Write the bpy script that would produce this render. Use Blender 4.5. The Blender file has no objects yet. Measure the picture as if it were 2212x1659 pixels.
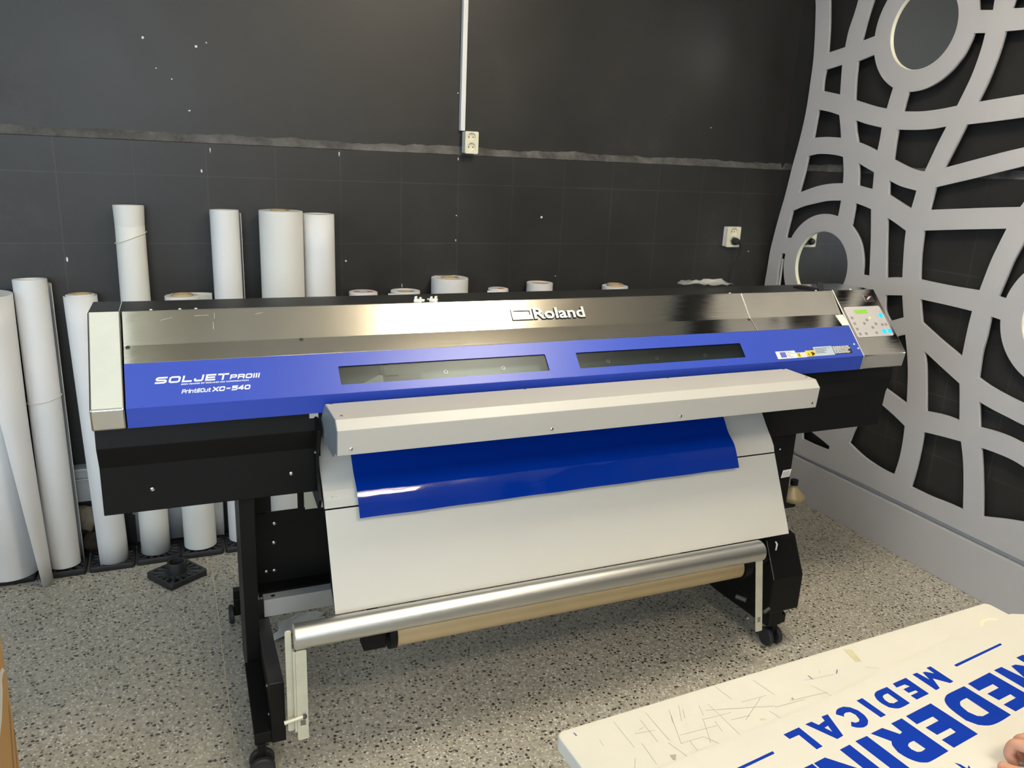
import bpy, bmesh, math, random
from mathutils import Vector, Matrix
random.seed(4)
S = bpy.context.scene
COL = S.collection
PI = math.pi

# ---------------------------------------------------------------- camera
cam_d = bpy.data.cameras.new('camera'); cam = bpy.data.objects.new('camera', cam_d); COL.objects.link(cam)
cam_d.sensor_width = 36.0; cam_d.lens = 27.94190; cam_d.clip_start = 0.02
R3 = Matrix([[0.9194035, 0.0678371, -0.3874214], [-0.3909459, 0.2655845, -0.881264], [0.0431107, 0.961698, 0.2707]])
cam.matrix_world = Matrix.Translation((0, 0, 1.66)) @ R3.to_4x4()
S.camera = cam
# ---------------------------------------------------------------- view, world
S.view_settings.view_transform = 'Standard'; S.view_settings.look = 'None'
S.view_settings.gamma = 1.0; S.view_settings.use_curve_mapping = False
S.view_settings.exposure = 0.85
W = bpy.data.worlds.new('world'); S.world = W; W.use_nodes = True
W.node_tree.nodes['Background'].inputs[0].default_value = (.55, .62, .7, 1)
W.node_tree.nodes['Background'].inputs[1].default_value = .3

# lamps of the room: ceiling panels (warm white), an added pale glow panel and the day-lit shop window on the left
LAMPS = [  # x0, x1, y0, y1, strength, colour
    (1.26, 1.77, 1.15, 1.75, 21.0, (1.0, .90, .72)),
    (-.95, -.20, 1.15, 2.25, 0.75, (.93, 1.0, .94)),  # added weak glow panel, gives the left steel cap its bright reflection
    (.60, 1.60, -.90, -.40, 15.0, (1.0, .88, .69)),
]
WINDOW = (-2.9, -1.6, 1.7, 0.9, 2.3, 3.0)   # x, y0, y1, z0, z1, strength
FRONT_WINDOW = (-2.5, .3, 1.35, 2.75, 5.0)      # x0, x1, z0, z1, strength (behind the camera)

LAT_OUTER=[[3.3494,2.6118],[3.324,2.4933],[3.3063,2.4174],[3.2802,2.2285],[3.277,2.0929],[3.2808,1.9496],[3.2995,1.8146],[3.3254,1.6875],[3.3497,1.5454],[3.3738,1.4403],[3.392,1.3467],[3.4072,1.2579],[3.4133,1.1433],[3.4168,1.0627],[3.4035,0.919],[3.3577,0.7309],[3.2872,0.5146],[3.1938,0.3745],[3.0129,0.2393]]
LAT_HOLES=[[[3.2544,2.59],[3.2188,2.4262],[3.2006,2.3257],[3.1889,2.2199],[3.0807,2.2353],[3.0736,2.3057],[3.0532,2.3782],[3.0389,2.4502],[3.0269,2.5502]],[[2.9499,2.432],[2.971,2.3477],[2.9864,2.2508],[2.908,2.2644],[2.9088,2.3058],[2.898,2.3478],[2.867,2.4148],[2.8416,2.4437],[2.827,2.4923],[2.9255,2.5089]],[[3.1866,2.1442],[3.083,2.1584],[3.0764,2.0904],[3.069,2.0256],[3.1867,2.0495],[3.1911,2.0981]],[[2.9917,2.166],[2.8949,2.1863],[2.8697,2.1359],[2.8302,2.0887],[2.7626,2.0427],[2.772,1.9969],[2.7799,1.9519],[2.8506,1.9656],[2.9744,1.998],[2.9866,2.0844]],[[3.1975,1.9633],[3.1187,1.9497],[3.0552,1.9332],[3.0365,1.878],[3.0229,1.8298],[3.1107,1.8347],[3.2059,1.8311],[3.2017,1.8975]],[[2.9523,1.9087],[2.8821,1.8895],[2.791,1.872],[2.7906,1.8231],[2.7943,1.7712],[2.855,1.7925],[2.9179,1.8108],[2.9388,1.8605]],[[2.6777,2.0233],[2.6185,2.027],[2.5531,2.0462],[2.4896,2.0871],[2.4457,2.1322],[2.4244,2.1782],[2.4156,2.2203],[2.3611,2.2141],[2.3671,2.1509],[2.3873,2.0574],[2.4269,1.9499],[2.5017,1.9401],[2.5925,1.934],[2.69,1.9374],[2.6843,1.983]],[[2.702,1.862],[2.6121,1.8592],[2.5302,1.8617],[2.4587,1.8706],[2.4877,1.7979],[2.525,1.6901],[2.5645,1.6939],[2.6227,1.7096],[2.6995,1.7369],[2.702,1.8027]],[[2.2789,2.2109],[2.2029,2.2081],[2.1092,2.2069],[2.0586,1.9862],[2.1509,1.9789],[2.3374,1.9603],[2.3111,2.0348],[2.2883,2.1307]],[[2.3691,1.8761],[2.2529,1.8854],[2.1323,1.8971],[2.0409,1.9087],[2.0188,1.8124],[2.1079,1.7896],[2.2019,1.7675],[2.434,1.7069],[2.4126,1.7609]],[[3.2233,1.7439],[3.1648,1.7542],[3.0944,1.7549],[3.0326,1.7501],[2.9925,1.743],[2.9758,1.6798],[2.9679,1.6232],[3.051,1.617],[3.1415,1.599],[3.2522,1.5636],[3.2344,1.6553]],[[2.8951,1.718],[2.8418,1.6967],[2.7937,1.6787],[2.7897,1.6436],[2.7869,1.6047],[2.8307,1.6105],[2.8743,1.6181],[2.8823,1.6666]],[[2.7029,1.647],[2.6356,1.6245],[2.5494,1.6097],[2.5537,1.5739],[2.5599,1.5317],[2.6279,1.5589],[2.6932,1.5857]],[[2.4592,1.6276],[2.2811,1.6723],[2.1679,1.7026],[2.0928,1.7227],[2.0052,1.7528],[2.0335,1.6642],[2.0635,1.5938],[2.0747,1.5735],[2.2054,1.5615],[2.4679,1.5347]],[[2.4292,2.3664],[2.411,2.3027],[2.3468,2.2939],[2.3491,2.3541]],[[2.2599,2.3405],[2.2693,2.2894],[2.2203,2.2846],[2.1258,2.2793],[2.1354,2.3214]],[[3.2827,1.4712],[3.2035,1.5003],[3.1256,1.5198],[3.0499,1.5358],[2.964,1.5427],[2.9648,1.5107],[2.9675,1.469],[3.0521,1.4698],[3.1204,1.4542],[3.1874,1.4196],[3.2303,1.3803],[3.2596,1.3325],[3.3038,1.334],[3.2964,1.3862]],[[2.8753,1.5374],[2.8274,1.5281],[2.7764,1.5157],[2.7484,1.3719],[2.7244,1.2182],[2.7662,1.2176],[2.7748,1.2822],[2.8009,1.35],[2.8351,1.3954],[2.8787,1.4323],[2.8762,1.4897]],[[2.68,1.4863],[2.6269,1.4649],[2.5676,1.4381],[2.5616,1.3662],[2.5433,1.2367],[2.5838,1.2318],[2.6289,1.223],[2.6556,1.3555]],[[2.4783,1.447],[2.2888,1.4695],[2.1102,1.4892],[2.1298,1.4242],[2.1487,1.3531],[2.1695,1.2401],[2.3147,1.2386],[2.4539,1.2423],[2.4704,1.3414]],[[2.0091,1.5374],[2.031,1.4505],[2.0556,1.3743],[2.0697,1.309],[2.0863,1.2304],[2.0461,1.2258],[2.0318,1.2693],[2.0017,1.3212],[1.9573,1.3694],[1.9096,1.393],[1.944,1.5426]],[[3.3203,1.2495],[3.2903,1.2513],[3.2875,1.1919],[3.2705,1.1324],[3.2547,1.0882],[3.2173,1.0291],[3.3312,1.0095],[3.3258,1.077],[3.3285,1.1615]],[[2.6178,1.1456],[2.5269,1.1598],[2.5138,1.1132],[2.4994,1.0668],[2.5384,1.049],[2.5682,1.0361],[2.6035,1.078]],[[2.5018,0.9826],[2.4756,0.9936],[2.4502,0.9193],[2.4285,0.8387],[2.4135,0.7567],[2.4037,0.6934],[2.4876,0.7184],[2.6248,0.7592],[2.6808,0.859],[2.5933,0.9352]],[[2.4342,1.1596],[2.2969,1.1575],[2.1828,1.154],[2.1867,1.0804],[2.1875,0.9616],[2.299,1.0113],[2.4044,1.0635],[2.4214,1.1145]],[[2.1004,1.1482],[2.0473,1.1445],[2.0313,1.0846],[2.0076,1.0336],[1.9645,0.9923],[1.9196,0.9595],[1.8595,0.9409],[1.8052,0.9377],[1.7846,0.8481],[1.8945,0.8488],[2.0209,0.8719],[2.0985,0.8975],[2.1048,0.9963],[2.1006,1.0696]],[[2.3689,0.9464],[2.2746,0.8994],[2.1742,0.8519],[2.1632,0.8068],[2.1409,0.701],[2.2199,0.7018],[2.3029,0.6917],[2.3289,0.8119],[2.3468,0.8863]],[[2.4863,0.6345],[2.4396,0.6155],[2.3933,0.5943],[2.3883,0.5262],[2.3895,0.4412],[2.4009,0.3567],[2.4716,0.3582],[2.5801,0.3763],[2.6826,0.4116],[2.662,0.4909],[2.635,0.5707],[2.563,0.6622]],[[2.9918,0.3745],[2.9485,0.3922],[2.8445,0.3673],[2.7962,0.3541],[2.7991,0.333],[2.8938,0.3277],[2.9827,0.3288]],[[2.2962,0.5992],[2.2112,0.6092],[2.1154,0.6177],[2.0905,0.5471],[2.0688,0.4611],[2.0447,0.3397],[2.1176,0.3392],[2.1985,0.3347],[2.3063,0.3364],[2.2973,0.4254],[2.2944,0.5261]],[[2.0749,0.8032],[2.0072,0.7882],[1.9402,0.7775],[1.876,0.7671],[1.7649,0.7621],[1.7506,0.6997],[1.8603,0.6982],[1.9239,0.7052],[1.9839,0.7069],[2.0508,0.7021]],[[2.0269,0.6228],[1.9653,0.6239],[1.8999,0.6207],[1.8401,0.6091],[1.7223,0.5766],[1.6894,0.4331],[1.7927,0.4003],[1.8653,0.3798],[1.959,0.3488],[1.9774,0.436],[2.003,0.539]]]
TB={"medical": [[[[1.3038,0.894],[1.3051,0.8446],[1.2945,0.8432],[1.2749,0.8653],[1.2622,0.8391],[1.2504,0.8372],[1.248,0.8874],[1.2608,0.8883],[1.2659,0.8639],[1.2722,0.885],[1.2791,0.885],[1.2916,0.8748],[1.2919,0.8933]]],[[[1.2266,0.884],[1.2285,0.8343],[1.1922,0.8298],[1.1914,0.842],[1.2135,0.8447],[1.2129,0.85],[1.194,0.8491],[1.1936,0.8603],[1.2124,0.8622],[1.2079,0.87],[1.1856,0.8683],[1.1882,0.8795]]],[[[1.1693,0.8759],[1.1718,0.8268],[1.1465,0.8231],[1.1351,0.825],[1.1258,0.8312],[1.1218,0.8448],[1.1231,0.8573],[1.1286,0.8669],[1.1375,0.872],[1.1506,0.8741]],[[1.1557,0.8615],[1.1567,0.8387],[1.1426,0.8366],[1.1359,0.8404],[1.1352,0.8497],[1.1388,0.8576],[1.1458,0.8607]]],[[[1.0995,0.8675],[1.1035,0.8177],[1.0896,0.8163],[1.0841,0.8655]]],[[[1.0202,0.85],[1.0273,0.8567],[1.0362,0.8604],[1.0485,0.861],[1.0585,0.8555],[1.0656,0.8445],[1.0664,0.8302],[1.062,0.8181],[1.0516,0.8099],[1.0399,0.8073],[1.0293,0.8106],[1.0222,0.8167],[1.0305,0.8259],[1.0361,0.8209],[1.0444,0.8214],[1.0495,0.8256],[1.0525,0.8368],[1.0488,0.8459],[1.04,0.8475],[1.0328,0.8448],[1.0294,0.8399]]],[[[1.0061,0.8551],[0.9907,0.8038],[0.9749,0.801],[0.9495,0.8484],[0.9646,0.8498],[0.9706,0.839],[0.9886,0.8438],[0.9908,0.8539]],[[0.9844,0.8322],[0.9803,0.8173],[0.9747,0.8299]]],[[[0.9334,0.8461],[0.9381,0.7961],[0.9236,0.794],[0.9202,0.8315],[0.8982,0.829],[0.8959,0.8412]]]],"mederin": [[[[1.5189,0.8578],[1.5225,0.7719],[1.5024,0.7687],[1.4647,0.8057],[1.4413,0.7591],[1.4189,0.7549],[1.4132,0.8421],[1.4375,0.8446],[1.4477,0.8025],[1.4592,0.8398],[1.4723,0.8403],[1.4962,0.8235],[1.4963,0.8557]]],[[[1.398,0.8402],[1.4063,0.7529],[1.3365,0.7435],[1.3334,0.7643],[1.374,0.7696],[1.374,0.7805],[1.3368,0.776],[1.3333,0.7962],[1.3708,0.8012],[1.3705,0.8129],[1.3261,0.8078],[1.3256,0.8301]]],[[[1.3116,0.8273],[1.3194,0.7401],[1.2808,0.7341],[1.2555,0.7342],[1.2379,0.7421],[1.2277,0.7579],[1.2279,0.7779],[1.2306,0.7959],[1.2385,0.8092],[1.2494,0.8168],[1.2639,0.8216]],[[1.2853,0.8012],[1.2867,0.7575],[1.2665,0.7552],[1.2577,0.7593],[1.2519,0.7724],[1.2541,0.7874],[1.2587,0.7938],[1.2672,0.7989]]],[[[1.2076,0.8132],[1.2159,0.7259],[1.1461,0.7165],[1.143,0.7373],[1.1836,0.7426],[1.1836,0.7535],[1.1464,0.749],[1.1429,0.7692],[1.1804,0.7742],[1.1801,0.7859],[1.1357,0.7808],[1.1352,0.8031]]],[[[1.1229,0.8014],[1.1303,0.7141],[1.0828,0.7074],[1.0695,0.7088],[1.059,0.7148],[1.0507,0.7271],[1.0473,0.7418],[1.0515,0.7568],[1.0584,0.7648],[1.0397,0.7913],[1.0698,0.7949],[1.0865,0.7728],[1.0945,0.7751],[1.094,0.798]],[[1.0955,0.7524],[1.0982,0.7314],[1.0857,0.7291],[1.078,0.7311],[1.0741,0.7388],[1.0755,0.7466],[1.0808,0.7502],[1.0865,0.7518]]],[[[1.0285,0.7891],[1.0359,0.7018],[1.0072,0.699],[0.9998,0.7863]]],[[[0.9841,0.7834],[0.9915,0.6961],[0.9651,0.6923],[0.9238,0.7377],[0.9281,0.6871],[0.9034,0.6836],[0.896,0.7709],[0.9224,0.7747],[0.9639,0.7275],[0.9594,0.7799]]],[[[0.8925,0.7709],[0.8999,0.6836],[0.8791,0.681],[0.8717,0.7683]]]],"dash": [[[1.5124,0.9017],[1.5113,0.8968],[1.353,0.8757],[1.3527,0.8814]],[[0.8513,0.816],[0.8506,0.8106],[0.6909,0.7903],[0.6916,0.7957]]],"star": [[[1.1159,0.6912],[1.1217,0.6852],[1.1236,0.6766],[1.1245,0.6635],[1.1175,0.6699]],[[1.1324,0.6791],[1.1306,0.6741],[1.1197,0.6627],[1.1164,0.669]]],"tape": [[[1.1865,0.9989],[1.2018,0.9923],[1.1898,0.9551],[1.1767,0.9578]]],"edge": [[0.6576,0.8481],[0.6817,0.8513],[0.7124,0.8555],[0.7674,0.86],[0.8164,0.8659],[0.889,0.8718],[0.9426,0.8781],[1.0022,0.8854],[1.0578,0.8932],[1.1401,0.904],[1.1902,0.916],[1.2225,0.9191],[1.2434,0.9221],[1.2606,0.9243],[1.2906,0.927],[1.3191,0.9305],[1.3574,0.9368],[1.3968,0.9432],[1.4417,0.9481],[1.5153,0.9567],[1.6,0.9663],[1.6428,0.9726]],"marks": [[1.0544,0.9554],[1.0559,0.9513],[1.0563,0.943],[1.0518,0.9439]],"scratches": [[[0.6431,0.9716],[0.6435,0.9036]],[[0.6886,0.9582],[0.6873,0.902]],[[0.7072,0.9714],[0.7076,0.8982]],[[0.6574,0.8603],[0.6603,0.9082]],[[0.7503,0.9639],[0.721,0.8842]],[[0.7452,0.9496],[0.7369,0.9329]],[[0.773,0.9681],[0.7538,0.9307]],[[0.7735,0.9556],[0.7637,0.9349]],[[0.8075,0.9556],[0.7984,0.9303]],[[0.8248,0.9536],[0.828,0.8691]],[[0.7915,0.9209],[0.7691,0.8702]],[[0.8667,0.9927],[0.8736,0.9487]],[[0.9466,0.98],[0.9566,0.9317]],[[1.0409,0.9303],[1.0539,0.8946]],[[0.8865,0.9364],[0.9404,0.9363]],[[0.8115,0.9398],[0.9355,0.9074]],[[0.6608,0.9319],[0.6983,0.9277]],[[0.7309,0.9026],[0.8039,0.9008]],[[0.7891,0.9218],[0.8495,0.9199]],[[0.722,0.8856],[0.7661,0.8861]],[[0.7661,0.8861],[0.7831,0.8615]],[[0.7024,0.8946],[0.7147,0.8546]],[[0.7389,0.8849],[0.7371,0.8622]],[[0.6183,0.8626],[0.6323,0.8832]],[[0.9255,0.9343],[0.8615,0.8955]],[[0.8763,0.9021],[0.8373,0.9043]],[[0.9161,0.8999],[0.9247,0.8726]],[[0.8085,0.9108],[0.8043,0.8853]],[[1.0389,0.947],[1.1056,0.9419]],[[0.9705,0.9095],[1.0553,0.905]],[[0.9328,0.9042],[0.9989,0.9036]],[[1.1834,0.9383],[1.2049,0.9257]],[[0.6834,0.9407],[0.6725,0.9371]],[[1.0888,0.9622],[1.0827,0.9539]],[[0.5985,0.9399],[0.5978,0.9239]]],"chips": [[[1.0549,0.9567],[1.0573,0.9535],[1.0569,0.9429],[1.0548,0.946]],[[1.1209,0.9508],[1.1246,0.9509],[1.1158,0.943],[1.1099,0.9404]],[[0.5651,0.9695],[0.5678,0.9685],[0.5686,0.9615],[0.5661,0.9609]],[[0.6884,0.8695],[0.6994,0.8672],[0.6907,0.8565],[0.6872,0.8595]],[[0.9769,0.9136],[0.9824,0.916],[0.9821,0.9105],[0.9774,0.9104]],[[0.8871,0.8902],[0.8937,0.8886],[0.896,0.8838],[0.8853,0.8861]]]}
# ================================================================ materials
def newmat(name):
    m = bpy.data.materials.new(name); m.use_nodes = True
    return m, m.node_tree, m.node_tree.nodes['Principled BSDF']
def setp(b, **k):
    names = dict(rough='Roughness', metal='Metallic', spec='Specular IOR Level', coat='Coat Weight', coatr='Coat Roughness', aniso='Anisotropic', sheen='Sheen Weight', alpha='Alpha', trans='Transmission Weight', sss='Subsurface Weight')
    for a, v in k.items(): b.inputs[names[a]].default_value = v
def noise(nt, scale, detail=4, rough=.6, vec=None, dim=None):
    n = nt.nodes.new('ShaderNodeTexNoise'); n.inputs['Scale'].default_value = scale
    n.inputs['Detail'].default_value = detail; n.inputs['Roughness'].default_value = rough
    if vec is not None: nt.links.new(vec, n.inputs['Vector'])
    return n
def ramp(nt, fac, stops):
    r = nt.nodes.new('ShaderNodeValToRGB'); e = r.color_ramp.elements
    while len(e) < len(stops): e.new(.5)
    for i, (p, c) in enumerate(stops):
        e[i].position = p; e[i].color = (c[0], c[1], c[2], 1) if hasattr(c, '__len__') else (c, c, c, 1)
    nt.links.new(fac, r.inputs[0]); return r
def mapping(nt, sc=(1, 1, 1), coord='Object'):
    t = nt.nodes.new('ShaderNodeTexCoord'); m = nt.nodes.new('ShaderNodeMapping')
    m.inputs['Scale'].default_value = sc; nt.links.new(t.outputs[coord], m.inputs[0]); return m.outputs[0]
def bump(nt, b, h, strength=.2, dist=.01):
    n = nt.nodes.new('ShaderNodeBump'); n.inputs['Strength'].default_value = strength; n.inputs['Distance'].default_value = dist
    nt.links.new(h, n.inputs['Height']); nt.links.new(n.outputs[0], b.inputs['Normal']); return n
def math_(nt, op, a, b=None, c=None):
    n = nt.nodes.new('ShaderNodeMath'); n.operation = op
    for i, v in enumerate((a, b, c)):
        if v is None: continue
        if isinstance(v, (int, float)): n.inputs[i].default_value = v
        else: nt.links.new(v, n.inputs[i])
    return n.outputs[0]
def mixc(nt, fac, a, b):
    n = nt.nodes.new('ShaderNodeMix'); n.data_type = 'RGBA'
    for i, v in ((0, fac), (6, a), (7, b)):
        if isinstance(v, (int, float)): n.inputs[i].default_value = v
        elif isinstance(v, tuple): n.inputs[i].default_value = (v[0], v[1], v[2], 1)
        else: nt.links.new(v, n.inputs[i])
    return n.outputs[2]
def plain(name, col, rough=.5, metal=0, var=.06, nsc=6, bmp=0, bsc=200, **k):
    m, nt, b = newmat(name); v = mapping(nt)
    n = noise(nt, nsc, 5, .6, v)
    lo = tuple(max(0, c * (1 - var)) for c in col); hi = tuple(min(1, c * (1 + var)) for c in col)
    r = ramp(nt, n.outputs[0], [(.3, lo), (.7, hi)]); nt.links.new(r.outputs[0], b.inputs['Base Color'])
    setp(b, rough=rough, metal=metal, **k)
    if bmp: bump(nt, b, noise(nt, bsc, 3, .6, v).outputs[0], bmp, .002)
    return m
M = {}
M['blue'] = plain('blue_powder_coat', (.026, .062, .42), .36, var=.04, nsc=3, bmp=.05, bsc=500, spec=.55)
M['black'] = plain('black_powder_coat', (.0055, .0055, .0055), .45, var=.15, nsc=5, bmp=.08, bsc=600, spec=.2)
M['black_top'] = plain('black_sheet_cover', (.016, .016, .0165), .38, var=.15, nsc=4, bmp=.06, bsc=500)
M['grey'] = plain('light_grey_paint', (.46, .445, .41), .42, var=.025, nsc=2, bmp=.03, bsc=500)
M['apron'] = plain('media_apron_paint', (.56, .54, .49), .36, var=.02, nsc=2, bmp=.02, bsc=400)
M['grey_beam'] = plain('grey_beam_paint', (.39, .405, .405), .45, var=.04)
M['lattice'] = plain('grey_wall_lattice_paint', (.455, .448, .462), .55, var=.03, nsc=3, bmp=.06, bsc=250)
M['zinc'] = plain('zinc_plate', (.66, .65, .53), .45, .35, var=.1, nsc=14)
M['alu'] = plain('satin_aluminium', (.62, .62, .60), .38, 1.0, var=.03, nsc=3)
M['chrome'] = plain('polished_steel', (.75, .75, .72), .12, 1.0, var=.02)
M['badge'] = plain('satin_badge', (.66, .64, .60), .3, .6, var=.02)
M['rubber'] = plain('black_rubber', (.02, .02, .022), .6, var=.2, nsc=20)
M['pad'] = plain('black_recycled_plastic', (.022, .022, .023), .5, var=.2, nsc=20, bmp=.1, bsc=150)
M['paper'] = plain('white_vinyl_paper', (.74, .735, .735), .55, var=.015, nsc=3)
M['paper_warm'] = plain('warm_white_paper', (.73, .72, .68), .55, var=.015, nsc=3)
M['paper_core'] = plain('cardboard_core', (.50, .38, .22), .75, var=.08, nsc=30)
M['kraft'] = plain('brown_kraft_tube', (.50, .37, .20), .55, var=.05, nsc=4)
M['carton'] = plain('brown_carton', (.53, .32, .13), .7, var=.07, nsc=8)
M['white'] = plain('white_plastic', (.78, .77, .70), .4, var=.02)
M['cream'] = plain('cream_plastic', (.76, .72, .56), .4, var=.03)
M['white_cold'] = plain('white_trunking', (.78, .78, .76), .4, var=.02)
M['table'] = plain('white_table_laminate', (.575, .55, .478), .34, var=.03, nsc=4)
M['table_side'] = plain('table_edge', (.62, .62, .62), .4, var=.03)
M['sheet'] = plain('white_banner_sheet', (.565, .54, .475), .38, var=.02, nsc=3)
M['ink'] = plain('blue_print', (.003, .030, .30), .55, var=.05, nsc=8, spec=.06)
M['tape'] = plain('old_yellow_tape', (.50, .47, .30), .4, var=.1, nsc=30)
M['scratch'] = plain('scratch_grey', (.33, .30, .24), .6, var=.1)
M['purple'] = plain('purple_ink_mark', (.15, .12, .30), .6, var=.2)
M['lettering'] = plain('white_lettering', (.82, .83, .85), .4, var=.02)
M['skin'] = plain('skin', (.56, .29, .19), .5, var=.1, nsc=25, bmp=.2, bsc=120, sss=.08)
M['stone'] = plain('rubble_stone', (.35, .30, .22), .9, var=.4, nsc=12, bmp=.6, bsc=30)
M['pale_blue'] = plain('pale_grey_sheet', (.40, .42, .43), .5, var=.05)
M['duct'] = plain('grey_duct', (.45, .46, .46), .4, var=.05)
M['dark_grey'] = plain('dark_grey_metal', (.06, .065, .06), .45, .3, var=.15, nsc=10)
M['rail'] = plain('carriage_rail', (.10, .115, .112), .35, .5, var=.15, nsc=8)
M['wood'] = plain('beige_wall', (.36, .345, .31), .8)
M['ceil'] = plain('ceiling_paint', (.78, .76, .70), .8)
M['red'] = plain('red_print', (.75, .12, .07), .5)
M['black_ink'] = plain('black_print', (.02, .02, .02), .5)
M['yellow'] = plain('yellow_label', (.85, .55, .03), .5)
M['label_white'] = plain('white_label', (.75, .73, .74), .4)
M['label_silver'] = plain('silver_label', (.42, .50, .58), .35)
M['label_blue'] = plain('label_blue', (.12, .14, .48), .4)
M['keypad'] = plain('grey_keypad', (.52, .49, .48), .38)
M['keygrey'] = plain('keypad_print', (.27, .26, .25), .5)
M['brass'] = plain('brass_strip', (.62, .56, .40), .4, .5)
M['bottle'] = plain('yellowed_plastic', (.30, .24, .13), .4, trans=.2)

def emis(name, col, s):
    m, nt, b = newmat(name); b.inputs['Base Color'].default_value = (*[c * .6 for c in col], 1)
    b.inputs['Emission Color'].default_value = (*col, 1); b.inputs['Emission Strength'].default_value = s; return m
M['key_blue'] = emis('lit_blue_button', (.0, .32, 1.0), 1.1)
M['lcd'] = emis('lcd_green', (.16, .32, .04), .8)
M['led'] = emis('led_green', (.35, .8, .1), 1.2)

# brushed steel: fine scratches along X
m, nt, b = newmat('brushed_stainless'); M['steel'] = m
v = mapping(nt, (1.2, 900, 900)); n = noise(nt, 1.0, 2, .5, v)
v2 = mapping(nt, (1, 1, 1)); n2 = noise(nt, 2.2, 6, .7, v2)
r = ramp(nt, n2.outputs[0], [(.3, (.50, .475, .42)), (.7, (.58, .55, .49))]); nt.links.new(r.outputs[0], b.inputs['Base Color'])
rr = ramp(nt, n2.outputs[0], [(.35, .04), (.75, .075)]); nt.links.new(rr.outputs[0], b.inputs['Roughness'])
setp(b, metal=1.0); bump(nt, b, n.outputs[0], .13, .0006)

# glossy vinyl
m, nt, b = newmat('glossy_blue_vinyl'); M['vinyl'] = m
v = mapping(nt); b.inputs['Base Color'].default_value = (.0005, .028, .30, 1); setp(b, rough=.055, spec=.65)
bump(nt, b, noise(nt, 7, 3, .5, mapping(nt, (.6, 3, 3))).outputs[0], .08, .012)

# mirror
m, nt, b = newmat('mirror_glass'); M['mirror'] = m
nz = noise(nt, 3, 2, .5, mapping(nt)); r = ramp(nt, nz.outputs[0], [(.3, (.88, .90, .88)), (.7, (.90, .92, .90))])
nt.links.new(r.outputs[0], b.inputs['Base Color']); setp(b, metal=1, rough=.03)

# tinted pane
m, nt, b = newmat('smoked_pane'); M['pane'] = m
out = nt.nodes['Material Output']; tr = nt.nodes.new('ShaderNodeBsdfTransparent'); tr.inputs[0].default_value = (.62, .66, .66, 1)
gl = nt.nodes.new('ShaderNodeBsdfGlossy'); gl.inputs['Roughness'].default_value = .08; gl.inputs[0].default_value = (.8, .85, .85, 1)
mx = nt.nodes.new('ShaderNodeMixShader'); mx.inputs[0].default_value = .12
gl.inputs['Roughness'].default_value = .35; mx.inputs[0].default_value = .03
nt.links.new(tr.outputs[0], mx.inputs[1]); nt.links.new(gl.outputs[0], mx.inputs[2]); nt.links.new(mx.outputs[0], out.inputs[0])
# crumpled clear film
m, nt, b = newmat('clear_film'); M['film'] = m
b.inputs['Base Color'].default_value = (.6, .6, .58, 1); setp(b, rough=.12, alpha=.28)
bump(nt, b, noise(nt, 60, 4, .6, mapping(nt)).outputs[0], .6, .004)

# black painted wall, tile joints below the ledge; ax = axis along the wall
def wall_mat(name, ax, off, tiled):
    m, nt, b = newmat(name); tc = nt.nodes.new('ShaderNodeTexCoord'); sx = nt.nodes.new('ShaderNodeSeparateXYZ')
    nt.links.new(tc.outputs['Object'], sx.inputs[0]); v = tc.outputs['Object']
    n1 = noise(nt, 1.6, 6, .65, v); n2 = noise(nt, 9, 8, .7, v); n3 = noise(nt, 130, 2, .5, v)
    base = ramp(nt, n1.outputs[0], [(.35, (.019, .018, .0170)), (.75, (.029, .027, .0255))]).outputs[0]
    # rubbed, dusty patches
    dust = math_(nt, 'MULTIPLY', ramp(nt, n1.outputs[0], [(.52, 0), (.64, 1)]).outputs[0], ramp(nt, n2.outputs[0], [(.46, 0), (.68, 1)]).outputs[0])
    base = mixc(nt, math_(nt, 'MULTIPLY', dust, .45), base, (.05, .045, .045))
    h = math_(nt, 'MULTIPLY', n2.outputs[0], .35)
    if tiled:
        wob = math_(nt, 'MULTIPLY', math_(nt, 'SUBTRACT', n2.outputs[0], .5), .010)
        def joint(c, o, p):
            f = math_(nt, 'FRACT', math_(nt, 'DIVIDE', math_(nt, 'ADD', math_(nt, 'SUBTRACT', c, o), wob), p))
            d = math_(nt, 'ABSOLUTE', math_(nt, 'SUBTRACT', f, .5))
            return math_(nt, 'GREATER_THAN', d, .5 - .0025 / p)
        j = math_(nt, 'MAXIMUM', joint(sx.outputs[ax], off, .262), joint(sx.outputs['Z'], 1.285, .2615))
        wear = ramp(nt, n1.outputs[0], [(.36, .25), (.6, 1)]).outputs[0]
        base = mixc(nt, math_(nt, 'MULTIPLY', math_(nt, 'MULTIPLY', j, wear), .5), base, (.062, .058, .053))
        h = math_(nt, 'ADD', h, math_(nt, 'MULTIPLY', j, .8))
    # chipped white specks
    vo = nt.nodes.new('ShaderNodeTexVoronoi'); vo.inputs['Scale'].default_value = 5.5; nt.links.new(v, vo.inputs['Vector'])
    sc = nt.nodes.new('ShaderNodeSeparateColor'); nt.links.new(vo.outputs['Color'], sc.inputs[0])
    sp = math_(nt, 'MULTIPLY', math_(nt, 'LESS_THAN', vo.outputs['Distance'], .035), math_(nt, 'GREATER_THAN', sc.outputs[0], .78))
    base = mixc(nt, sp, base, (.6, .6, .58))
    nt.links.new(base, b.inputs['Base Color'])
    rr = ramp(nt, n1.outputs[0], [(.3, .40), (.7, .52)]); nt.links.new(rr.outputs[0], b.inputs['Roughness'])
    setp(b, spec=.5)
    bump(nt, b, h, .25, .01)
    return m
M['wall_up'] = wall_mat('black_wall_plaster', 'X', 0, False)
M['wall_tile'] = wall_mat('black_painted_tiles', 'X', .165, True)
M['wall_tile_y'] = wall_mat('black_painted_tiles_right', 'Y', .165, True)
m, nt, b = newmat('lumpy_plaster_ledge'); M['ledge'] = m
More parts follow.
